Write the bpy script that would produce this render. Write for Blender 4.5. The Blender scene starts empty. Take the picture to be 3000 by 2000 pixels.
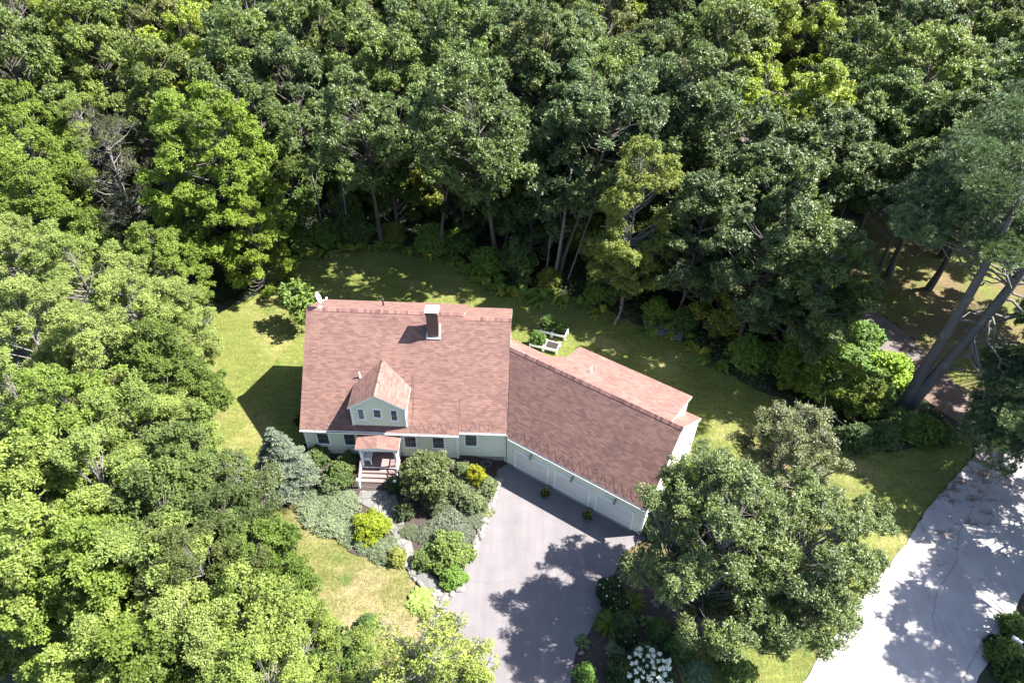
import bpy, bmesh, math, random
import numpy as np
from mathutils import Vector, Matrix
S = bpy.context.scene
C = S.collection
R_ = math.radians
PI = math.pi

# ---------------------------------------------------------------- camera
cd = bpy.data.cameras.new('camera'); cam = bpy.data.objects.new('camera', cd); C.objects.link(cam)
S.camera = cam
cd.sensor_width = 36; cd.lens = 25.0008; cd.clip_start = .5; cd.clip_end = 2000
cam.matrix_world = Matrix([[0.999296, -0.036137, 0.010052, 14.953194], [0.031740, 0.671859, -0.739999, -31.833834], [0.019988, 0.739797, 0.672533, 40.780884], [0.000000, 0.000000, 0.000000, 1.000000]])

# ---------------------------------------------------------------- sky, sun, exposure
SUN_AZ, SUN_EL = R_(8.0), R_(52.5)        # azimuth from +x towards +y
w = bpy.data.worlds.new('World'); S.world = w; w.use_nodes = True
nt = w.node_tree; bg = nt.nodes['Background']
sky = nt.nodes.new('ShaderNodeTexSky'); sky.sky_type = 'NISHITA'; sky.sun_disc = False
sky.sun_elevation = SUN_EL; sky.sun_rotation = PI/2 - SUN_AZ
nt.links.new(sky.outputs[0], bg.inputs[0]); bg.inputs[1].default_value = .078
sl = bpy.data.lights.new('sun', 'SUN'); sl.energy = 5.0; sl.angle = R_(.53); sl.color = (1, .955, .88)
so = bpy.data.objects.new('sun', sl); C.objects.link(so)
sv = Vector((math.cos(SUN_AZ)*math.cos(SUN_EL), math.sin(SUN_AZ)*math.cos(SUN_EL), math.sin(SUN_EL)))
so.rotation_euler = sv.to_track_quat('Z', 'Y').to_euler(); so.location = sv*60
S.view_settings.view_transform = 'Standard'; S.view_settings.look = 'None'
S.view_settings.gamma = 1; S.view_settings.use_curve_mapping = False
S.view_settings.exposure = 2.45
S.cycles.max_bounces = 6; S.cycles.transparent_max_bounces = 4
S.cycles.diffuse_bounces = 3; S.cycles.glossy_bounces = 2; S.cycles.transmission_bounces = 4

# ---------------------------------------------------------------- helpers: properties and objects
def tag(o, label=None, cat=None, group=None, kind=None):
    if label: o['label'] = label
    if cat: o['category'] = cat
    if group: o['group'] = group
    if kind: o['kind'] = kind
    return o
def empty(name, loc=(0, 0, 0), rz=0, label=None, cat=None, group=None):
    o = bpy.data.objects.new(name, None); C.objects.link(o); o.empty_display_size = .3
    o.location = loc; o.rotation_euler = (0, 0, rz)
    return tag(o, label, cat, group)
def copy_tree(o, parent=None):
    c = o.copy(); C.objects.link(c); c.parent = parent
    for ch in o.children: copy_tree(ch, c)
    return c

class MB:
    "collects faces, then links them as one mesh object"
    def __init__(s): s.v = []; s.f = []; s.m = []; s.t = []; s.n = 0
    def add(s, v, f, m=0, t=.5):
        v = np.asarray(v, float).reshape(-1, 3); f = [tuple(int(i)+s.n for i in q) for q in f]
        s.v.append(v); s.f += f; s.m += [m]*len(f); s.t += [t]*len(f); s.n += len(v)
        return s
    def quads(s, v, nq, m=0, t=None):
        "v is (nq*4,3)"
        f = (np.arange(nq*4).reshape(nq, 4)+s.n).tolist()
        s.v.append(np.asarray(v, float)); s.f += f; s.m += [m]*nq
        s.t += ([.5]*nq if t is None else list(t)); s.n += nq*4
        return s
    def box(s, x0, x1, y0, y1, z0, z1, m=0, M=None):
        v = np.array([(x, y, z) for z in (z0, z1) for y in (y0, y1) for x in (x0, x1)], float)
        if M is not None: v = v@np.array(M)[:3, :3].T+np.array(M)[:3, 3]
        return s.add(v, [(0, 2, 3, 1), (4, 5, 7, 6), (0, 1, 5, 4), (2, 6, 7, 3), (0, 4, 6, 2), (1, 3, 7, 5)], m)
    def bar(s, a, b, w, h, m=0, up=(0, 0, 1)):
        a = np.array(a, float); b = np.array(b, float); d = b-a; L = np.linalg.norm(d); d /= L
        u = np.array(up, float); r = np.cross(d, u); r /= np.linalg.norm(r); u = np.cross(r, d)
        v = [p+r*i*w/2+u*j*h/2 for p in (a, b) for j in (-1, 1) for i in (-1, 1)]
        return s.add(v, [(0, 1, 3, 2), (4, 6, 7, 5), (0, 4, 5, 1), (2, 3, 7, 6), (0, 2, 6, 4), (1, 5, 7, 3)], m)
    def prism(s, prof, x0, x1, m=0, fn=None, ms=None):
        "prof = (y,z) outline extruded along x; fn maps (x,y,z)"
        n = len(prof); v = [(x0, y, z) for y, z in prof]+[(x1, y, z) for y, z in prof]
        if fn: v = [fn(*q) for q in v]
        f = [tuple(range(n))[::-1], tuple(range(n, 2*n))]
        s.add(v, f+[(i, (i+1) % n, n+(i+1) % n, n+i) for i in range(n)], m)
        if ms: s.m[-n-2:] = ms
        return s
    def slab(s, pts, th, m=0, me=1, dark=()):
        "flat polygon pts (top face) with thickness straight down; edges get material me"
        p = np.array(pts, float); n = len(p); v = np.vstack([p, p-(0, 0, th)])
        s.add(v, [tuple(range(n))], m); s.n -= len(v); s.v.pop()
        s.add(v, [tuple(range(n, 2*n))[::-1]]+[(i, n+i, n+(i+1) % n, (i+1) % n) for i in range(n)], me)
        for k in dark: s.m[-n+k] = m
        return s
    def tube(s, pts, rad, sides=6, m=0, t=.5, cap=True):
        p = np.asarray(pts, float); k = len(p); rad = np.broadcast_to(np.asarray(rad, float), (k,))
        d = np.gradient(p, axis=0); d /= (np.linalg.norm(d, axis=1)[:, None]+1e-9)
        ref = np.array((0., 0., 1.)) if abs(d[0, 2]) < .9 else np.array((1., 0, 0))
        a = np.cross(d, ref); a /= (np.linalg.norm(a, axis=1)[:, None]+1e-9); b = np.cross(d, a)
        th = np.arange(sides)*2*PI/sides
        v = p[:, None]+rad[:, None, None]*(np.cos(th)[None, :, None]*a[:, None]+np.sin(th)[None, :, None]*b[:, None])
        f = [(i*sides+j, i*sides+(j+1) % sides, (i+1)*sides+(j+1) % sides, (i+1)*sides+j) for i in range(k-1) for j in range(sides)]
        if cap: f += [tuple(range(sides))[::-1], tuple((k-1)*sides+j for j in range(sides))]
        return s.add(v.reshape(-1, 3), f, m, t)
    def lathe(s, c, prof, n=16, m=0):
        "prof = (r,z) around vertical axis at c"
        k = len(prof); th = np.arange(n)*2*PI/n; v = [(c[0]+r*math.cos(a), c[1]+r*math.sin(a), c[2]+z) for r, z in prof for a in th]
        f = [(i*n+j, i*n+(j+1) % n, (i+1)*n+(j+1) % n, (i+1)*n+j) for i in range(k-1) for j in range(n)]
        return s.add(v, f+[tuple(range(n))[::-1], tuple((k-1)*n+j for j in range(n))], m)
    def mesh(s, name, mats):
        me = bpy.data.meshes.new(name); v = np.vstack(s.v)
        ln = np.array([len(q) for q in s.f]); lp = np.fromiter((i for q in s.f for i in q), int, int(ln.sum()))
        me.vertices.add(len(v)); me.vertices.foreach_set('co', v.ravel())
        me.loops.add(len(lp)); me.loops.foreach_set('vertex_index', lp)
        me.polygons.add(len(ln)); me.polygons.foreach_set('loop_start', np.concatenate([[0], np.cumsum(ln)[:-1]]))
        me.polygons.foreach_set('material_index', np.array(s.m, int))
        a = me.attributes.new('tint', 'FLOAT', 'FACE'); a.data.foreach_set('value', np.array(s.t, float))
        me.polygons.foreach_set('use_smooth', np.zeros(len(ln), bool))
        me.update(calc_edges=True); me.validate()
        for q in (mats if isinstance(mats, (list, tuple)) else [mats]): me.materials.append(q)
        return me
    def build(s, name, mats, parent=None, label=None, smooth=False):
        o = bpy.data.objects.new(name, s.mesh(name, mats)); C.objects.link(o); o.parent = parent
        if smooth: o.data.shade_smooth()
        if label: o['label'] = label
        return o
def uv_planar(o, face_dirs=None):
    "uv in metres for every face: u horizontal along the face, v up the slope"
    me = o.data; uv = me.uv_layers.new(name='uv')
    for p in me.polygons:
        n = p.normal
        u = Vector((0, 0, 1)).cross(n)
        u = u.normalized() if u.length > 1e-3 else Vector((1, 0, 0))
        v = n.cross(u)
        for li in p.loop_indices:
            co = me.vertices[me.loops[li].vertex_index].co
            uv.data[li].uv = (co.dot(u), co.dot(v))

# ---------------------------------------------------------------- materials
class NT:
    def __init__(s, name):
        s.mat = bpy.data.materials.new(name); s.mat.use_nodes = True; s.t = s.mat.node_tree
        s.b = s.t.nodes['Principled BSDF']; s.out = s.t.nodes['Material Output']
    def n(s, kind, **kw):
        q = s.t.nodes.new('ShaderNode'+kind)
        for k, v in kw.items():
            if k in q.inputs: s.set(q, k, v)
            else: setattr(q, k, v)
        return q
    def set(s, q, k, v):
        if hasattr(v, 'is_output') or isinstance(v, bpy.types.NodeSocket): s.t.links.new(v, q.inputs[k])
        else: q.inputs[k].default_value = v
    def bs(s, k, v): s.set(s.b, k, v)
    def math(s, op, a, b=0., c=None):
        q = s.t.nodes.new('ShaderNodeMath'); q.operation = op
        for i, v in enumerate((a, b) if c is None else (a, b, c)): s.set(q, i, v)
        return q.outputs[0]
    def noise(s, vec, scale, detail=3, rough=.55, dist=0):
        q = s.n('TexNoise'); s.set(q, 'Scale', scale); s.set(q, 'Detail', detail); s.set(q, 'Roughness', rough); s.set(q, 'Distortion', dist)
        if vec is not None: s.set(q, 'Vector', vec)
        return q.outputs['Fac']
    def ramp(s, fac, stops):
        q = s.n('ValToRGB'); s.set(q, 0, fac); e = q.color_ramp.elements
        while len(e) < len(stops): e.new(.5)
        for i, (p, c) in enumerate(stops):
            e[i].position = p; e[i].color = (c, c, c, 1) if isinstance(c, (int, float)) else (*c, 1)
        return q.outputs[0]
    def mix(s, fac, a, b, mode='MIX'):
        q = s.t.nodes.new('ShaderNodeMix'); q.data_type = 'RGBA'; q.blend_type = mode
        s.set(q, 0, fac)
        for i, v in ((6, a), (7, b)):
            if isinstance(v, tuple): v = (*v, 1) if len(v) == 3 else v
            s.set(q, i, v)
        return q.outputs[2]
    def bump(s, h, strength=.3, dist=.02):
        q = s.n('Bump'); s.set(q, 'Strength', strength); s.set(q, 'Distance', dist); s.set(q, 'Height', h); s.bs('Normal', q.outputs[0])
    def pos(s): return s.n('NewGeometry').outputs['Position']
    def obj(s): return s.n('TexCoord').outputs['Object']
    def stretch(s, vec, sc, rot=0):
        q = s.n('Mapping'); s.set(q, 'Vector', vec); q.inputs['Scale'].default_value = sc; q.inputs['Rotation'].default_value = (0, 0, rot); return q.outputs[0]
def plain(name, col, rough=.6, var=.12, scale=6, metal=0):
    m = NT(name); f = m.noise(m.obj(), scale, 4)
    m.bs('Base Color', m.mix(f, tuple(c*(1-var) for c in col), tuple(min(1, c*(1+var)) for c in col)))
    m.bs('Roughness', rough); m.bs('Metallic', metal); return m.mat

def leaf_mat(name, trans=.3, rough=.42, spec=.5, spread=.55):
    m = NT(name); oc = m.n('ObjectInfo').outputs['Color']; t = m.n('Attribute', attribute_name='tint').outputs['Fac']
    k = m.math('MULTIPLY_ADD', t, spread*2, 1-spread)
    vm = m.n('VectorMath', operation='SCALE'); m.set(vm, 0, oc); m.set(vm, 'Scale', k)
    warm = m.mix(m.math('MULTIPLY', m.math('POWER', t, 3), .45), vm.outputs[0], (.14, .14, .02))
    m.bs('Base Color', warm); m.bs('Roughness', rough); m.bs('Specular IOR Level', spec)
    tr = m.n('BsdfTranslucent'); br = m.mix(.5, warm, m.mix(1., warm, (1.5, 1.7, .5), 'MULTIPLY')); m.set(tr, 'Color', br)
    ms = m.n('MixShader'); m.set(ms, 0, trans); m.t.links.new(m.b.outputs[0], ms.inputs[1]); m.t.links.new(tr.outputs[0], ms.inputs[2])
    m.t.links.new(ms.outputs[0], m.out.inputs[0]); return m.mat
LEAF = leaf_mat('leaf', .4, .6, .25); GLOSSLEAF = leaf_mat('glossy_leaf', .32, .48, .42); NEEDLE = leaf_mat('needle', .15, .5, .3, .5)
def bark(name, a, b, sc=5):
    m = NT(name); v = m.stretch(m.obj(), (sc, sc, sc*.25)); f = m.noise(v, 3, 5, .65)
    m.bs('Base Color', m.ramp(f, [(.3, a), (.7, b)])); m.bs('Roughness', .85); m.bump(f, .6, .03); return m.mat
BARK = bark('dark_bark', (.03, .026, .022), (.085, .075, .065)); PALEBARK = bark('pale_bark', (.06, .056, .05), (.15, .142, .13))
def pine_bark():
    m = NT('pine_bark'); p = m.obj(); f = m.noise(m.stretch(p, (6, 6, 1.6)), 3, 6, .7); l = m.noise(p, 1.1, 4, .7)
    c = m.ramp(f, [(.3, (.034, .03, .031)), (.6, (.095, .086, .086)), (.8, (.145, .136, .132))])
    m.bs('Base Color', m.mix(m.ramp(l, [(.55, 0.), (.68, .75)]), c, (.13, .16, .13))); m.bs('Roughness', .9); m.bump(f, .8, .05); return m.mat
PINEBARK = pine_bark()

def shingles():
    m = NT('roof_shingles'); uv = m.n('UVMap').outputs[0]
    br = m.n('TexBrick'); br.offset = .37; br.offset_frequency = 2; br.squash = 1
    for k, v in dict(Vector=uv, Scale=1., Color1=(.172, .100, .082, 1), Color2=(.110, .062, .056, 1), Mortar=(.12, .06, .05, 1)).items(): m.set(br, k, v)
    m.set(br, 'Mortar Size', .0); m.set(br, 'Bias', -.1); m.set(br, 'Brick Width', .34); m.set(br, 'Row Height', .142)
    b2 = m.n('TexBrick'); b2.offset = .61
    for k, v in dict(Vector=uv, Scale=1., Color1=(1, 1, 1, 1), Color2=(.9, .89, .91, 1), Mortar=(.9, .9, .9, 1)).items(): m.set(b2, k, v)
    m.set(b2, 'Mortar Size', 0.); m.set(b2, 'Brick Width', .57); m.set(b2, 'Row Height', .284)
    c = m.mix(1., br.outputs[0], b2.outputs[0], 'MULTIPLY')
    sx = m.n('SeparateXYZ'); m.set(sx, 0, uv); fr = m.math('FRACT', m.math('DIVIDE', sx.outputs[1], .142))
    c = m.mix(m.ramp(fr, [(.0, .75), (.14, .25), (.2, 0.)]), c, (.045, .024, .022))  # dark lower edge of each course paints its shadow line into the colour
    f = m.noise(uv, .55, 4, .6); c = m.mix(1., c, m.ramp(f, [(.3, .93), (.7, 1.06)]), 'MULTIPLY')
    g = m.noise(uv, 45, 2); c = m.mix(1., c, m.ramp(g, [(.3, .84), (.7, 1.16)]), 'MULTIPLY')
    st = m.noise(m.stretch(uv, (2.2, .22, 1)), 1, 3); c = m.mix(1., c, m.ramp(st, [(.35, .97), (.7, 1.03)]), 'MULTIPLY')
    m.bs('Base Color', c); m.bs('Roughness', .9); m.bs('Specular IOR Level', .2)
    m.bump(m.math('SUBTRACT', 1., fr), .25, .015); return m.mat
SHINGLE = shingles()
def siding(name, col):
    m = NT(name); p = m.pos(); sx = m.n('SeparateXYZ'); m.set(sx, 0, p)
    fr = m.math('FRACT', m.math('DIVIDE', sx.outputs[2], .105))
    c = m.mix(m.ramp(fr, [(.0, 1.), (.13, 0.)]), col, tuple(q*.45 for q in col))
    f = m.noise(m.stretch(p, (1, 1, .4)), 1.3, 4); c = m.mix(1., c, m.ramp(f, [(.3, .93), (.7, 1.04)]), 'MULTIPLY')
    m.bs('Base Color', c); m.bs('Roughness', .6); m.bump(m.math('SUBTRACT', 1., fr), .6, .015); return m.mat
SIDING = siding('clapboard', (.70, .70, .56))
WHITE = plain('white_paint', (.78, .79, .80), .45, .03, 3)
CREAM = plain('white_gutter', (.78, .76, .72), .4, .03, 3)
DOORM = plain('garage_door_paint', (.66, .62, .56), .5, .04, 2)
DARKM = plain('dark_metal_and_gutter_shade', (.02, .02, .022), .5, .2)
CABLE = plain('roof_cable', (.06, .04, .038), .6, .1)
FOUND = plain('concrete', (.24, .23, .2), .9, .2, 8)
def glass():
    m = NT('window_glass'); f = m.noise(m.obj(), 1.2, 2); m.bs('Base Color', m.ramp(f, [(.3, (.012, .014, .016)), (.7, (.045, .05, .052))]))
    m.bs('Roughness', .06); m.bs('Specular IOR Level', .6); return m.mat
GLASS = glass()
CURTAIN = plain('curtain', (.16, .2, .2), .8, .3, 9)
def brickm():
    m = NT('chimney_brick'); uv = m.n('UVMap').outputs[0]; br = m.n('TexBrick')
    for k, v in dict(Vector=uv, Scale=1., Color1=(.11, .036, .026, 1), Color2=(.06, .022, .018, 1), Mortar=(.15, .11, .09, 1)).items(): m.set(br, k, v)
    m.set(br, 'Mortar Size', .012); m.set(br, 'Brick Width', .21); m.set(br, 'Row Height', .075)
    m.bs('Base Color', br.outputs[0]); m.bs('Roughness', .85); return m.mat
BRICK = brickm()
def boards(name, a, b, wid, axis):
    m = NT(name); sx = m.n('SeparateXYZ'); p = m.obj(); m.set(sx, 0, p); q = m.math('DIVIDE', sx.outputs[axis], wid)
    fr = m.math('FRACT', q); c = m.mix(m.noise(p, 9, 4), a, b)
    m.bs('Base Color', m.mix(m.ramp(fr, [(.0, 1.), (.08, 0.)]), c, tuple(k*.25 for k in a))); m.bs('Roughness', .6); return m.mat
DECK = boards('deck_board', (.15, .098, .095), (.2, .14, .135), .14, 1)
WEATHERED = plain('weathered_wood', (.085, .082, .088), .85, .3, 12)
SOIL = plain('soil', (.018, .013, .011), .95, .5, 20)
STONE = plain('field_stone', (.15, .14, .13), .9, .45, 7)
TERRA = plain('terracotta', (.22, .15, .11), .8, .15, 6)
GREYMETAL = plain('grey_metal', (.28, .28, .28), .4, .1, 6, .4)

# ground materials (colours that belong to the ground itself)
def m_grass(name, a, b, dry, dryamt, clover=(.035, .075, .012)):
    m = NT(name); p = m.pos(); n1 = m.noise(p, .32, 5, .6); n2 = m.noise(m.stretch(p, (2.4, 1, 1)), 3.4, 5, .7); n3 = m.noise(p, 16, 3, .7)
    c = m.mix(m.ramp(n2, [(.32, 0.), (.68, 1.)]), a, b)
    d = m.noise(p, .21, 6, .62); c = m.mix(m.math('MULTIPLY', m.ramp(d, [(.62-dryamt*.3, 0.), (.78-dryamt*.3, 1.)]), m.ramp(n2, [(.3, .45), (.6, 1.)])), c, dry)
    k = m.noise(p, .9, 4, .6); c = m.mix(m.ramp(k, [(.58, 0.), (.7, .7)]), c, clover)
    n4 = m.noise(m.stretch(p, (.5, 3.2, 1), .35), 1.1, 4, .6); c = m.mix(1., c, m.ramp(n4, [(.3, .84), (.7, 1.14)]), 'MULTIPLY'); n5 = m.noise(p, 6, 4, .7); c = m.mix(1., c, m.ramp(n5, [(.28, .68), (.72, 1.3)]), 'MULTIPLY'); c = m.mix(1., c, m.ramp(n3, [(.25, .62), (.75, 1.36)]), 'MULTIPLY'); c = m.mix(1., c, m.ramp(n1, [(.3, .85), (.7, 1.14)]), 'MULTIPLY')
    m.bs('Base Color', c); m.bs('Roughness', .85); m.bs('Specular IOR Level', .15); m.bump(n3, .9, .05); return m.mat
GRASS = m_grass('lawn_grass', (.064, .082, .015), (.122, .128, .036), (.165, .145, .062), .35)
DRYGRASS = m_grass('dry_lawn_grass', (.072, .085, .02), (.12, .115, .04), (.21, .165, .095), .62)
YARDGRASS = m_grass('yard_grass', (.062, .080, .015), (.105, .105, .03), (.105, .07, .042), .7)
def m_floor():
    m = NT('forest_floor'); p = m.pos(); f = m.noise(p, .5, 6, .7); g = m.noise(p, 5, 5, .7)
    c = m.mix(m.ramp(f, [(.4, 0.), (.6, 1.)]), (.022, .016, .012), (.016, .03, .009)); c = m.mix(1., c, m.ramp(g, [(.3, .5), (.7, 1.6)]), 'MULTIPLY')
    m.bs('Base Color', c); m.bs('Roughness', .95); m.bump(g, 1, .1); return m.mat
FLOOR = m_floor()
def m_asphalt(name, a, b, litter=None, streak=0, rot=0):
    m = NT(name); p = m.pos(); g = m.noise(p, 60, 2); f = m.noise(p, .7, 4, .6)
    c = m.mix(m.ramp(f, [(.3, 0.), (.7, 1.)]), a, b); c = m.mix(1., c, m.ramp(g, [(.3, .86), (.7, 1.16)]), 'MULTIPLY')
    if streak:
        s_ = m.noise(m.stretch(p, (2.4, .14, 1), rot), 1, 4, .6); c = m.mix(1., c, m.ramp(s_, [(.35, 1-streak), (.65, 1+streak)]), 'MULTIPLY')
    if litter:
        n = m.noise(m.stretch(p, (1, 1.6, 1), .6), .8, 6, .75)
        vd = m.n('VectorMath', operation='DISTANCE'); m.set(vd, 0, p); vd.inputs[1].default_value = litter
        k = m.math('SUBTRACT', n, m.math('MULTIPLY', vd.outputs['Value'], .021))
        c = m.mix(m.ramp(k, [(.34, 0.), (.44, .85)]), c, (.09, .052, .036))
    m.bs('Base Color', c); m.bs('Roughness', .8); m.bs('Specular IOR Level', .3); m.bump(g, .35, .01); return m.mat
ASPHALT = m_asphalt('driveway_asphalt', (.098, .089, .094), (.118, .107, .113), None, .06, -.5)
ROADM = m_asphalt('road_asphalt', (.21, .195, .2), (.27, .255, .255), (46, 6, 0), .07, -.6)
NDRIVE = m_asphalt('worn_asphalt', (.075, .062, .062), (.11, .092, .088), (46, 6, 0))
MULCH = plain('mulch', (.032, .022, .019), .95, .5, 8)
def m_flag():
    m = NT('flagstone'); p = m.pos(); v = m.n('TexVoronoi', feature='DISTANCE_TO_EDGE'); m.set(v, 'Vector', p); m.set(v, 'Scale', 1.5)
    v2 = m.n('TexVoronoi'); m.set(v2, 'Vector', p); m.set(v2, 'Scale', 1.5)
    sc = m.n('SeparateColor'); m.set(sc, 0, v2.outputs['Color'])
    c = m.mix(sc.outputs[0], (.085, .083, .078), (.135, .13, .12)); c = m.mix(1., c, m.ramp(m.noise(p, 7, 4), [(.3, .8), (.7, 1.15)]), 'MULTIPLY')
    m.bs('Base Color', m.mix(m.ramp(v.outputs['Distance'], [(.02, 1.), (.05, 0.)]), c, (.05, .045, .035))); m.bs('Roughness', .85); return m.mat
FLAG = m_flag()

# ---------------------------------------------------------------- ground height and sheets
def sm(t): t = min(1, max(0, t)); return t*t*(3-2*t)
def h(x, y): return -.45*max(sm((x-11.5)/2.2)*sm((3.6-y)/3), sm((-y-1)/3))
XS = sorted(set([-320, -200, -140, -90, -60, -40, -28, -20]+[-15+.75*i for i in range(96)]+[58, 62, 70, 85, 110, 150, 220, 320]))
YS = sorted(set([-220, -120, -70, -45, -32, -26]+[-22+.75*i for i in range(43)]+[12, 16, 22, 30, 40, 55, 80, 120, 180, 260, 360]))
def grid_ground():
    V = [(x, y, h(x, y)) for y in YS for x in XS]; n = len(XS)
    F = [(j*n+i, j*n+i+1, (j+1)*n+i+1, (j+1)*n+i) for j in range(len(YS)-1) for i in range(n-1)]
    return V, F
def sheet(name, poly, off, mat, jag=0, seed=0, kind='structure'):
    "drapes a ground polygon over the ground height field"
    rng = random.Random(seed); P = []
    for i in range(len(poly)):
        a, b = Vector(poly[i]), Vector(poly[(i+1) % len(poly)]); k = max(1, int((b-a).length/.5)) if jag else 1
        nrm = Vector((-(b-a).y, (b-a).x)).normalized()
        for j in range(k): P.append(a+(b-a)*j/k+nrm*(rng.uniform(-jag, jag) if jag else 0))
    bm = bmesh.new(); bm.faces.new([bm.verts.new((q.x, q.y, 0)) for q in P])
    bmesh.ops.triangulate(bm, faces=bm.faces[:])
    x0, x1 = min(q.x for q in P), max(q.x for q in P); y0, y1 = min(q.y for q in P), max(q.y for q in P)
    for X in XS:
        if x0 < X < x1: bmesh.ops.bisect_plane(bm, geom=bm.verts[:]+bm.edges[:]+bm.faces[:], plane_co=(X, 0, 0), plane_no=(1, 0, 0))
    for Y in YS:
        if y0 < Y < y1: bmesh.ops.bisect_plane(bm, geom=bm.verts[:]+bm.edges[:]+bm.faces[:], plane_co=(0, Y, 0), plane_no=(0, 1, 0))
    for v in bm.verts: v.co.z = h(v.co.x, v.co.y)+off
    bmesh.ops.recalc_face_normals(bm, faces=bm.faces[:])
    for f in bm.faces:
        if f.normal.z < 0: f.normal_flip()
    me = bpy.data.meshes.new(name); bm.to_mesh(me); bm.free(); me.materials.append(mat)
    o = bpy.data.objects.new(name, me); C.objects.link(o); o['kind'] = kind; return o
V, F = grid_ground(); g = MB(); g.add(V, F); tag(g.build('ground', FLOOR), 'dark forest floor under the trees around the house', kind='structure')
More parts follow.
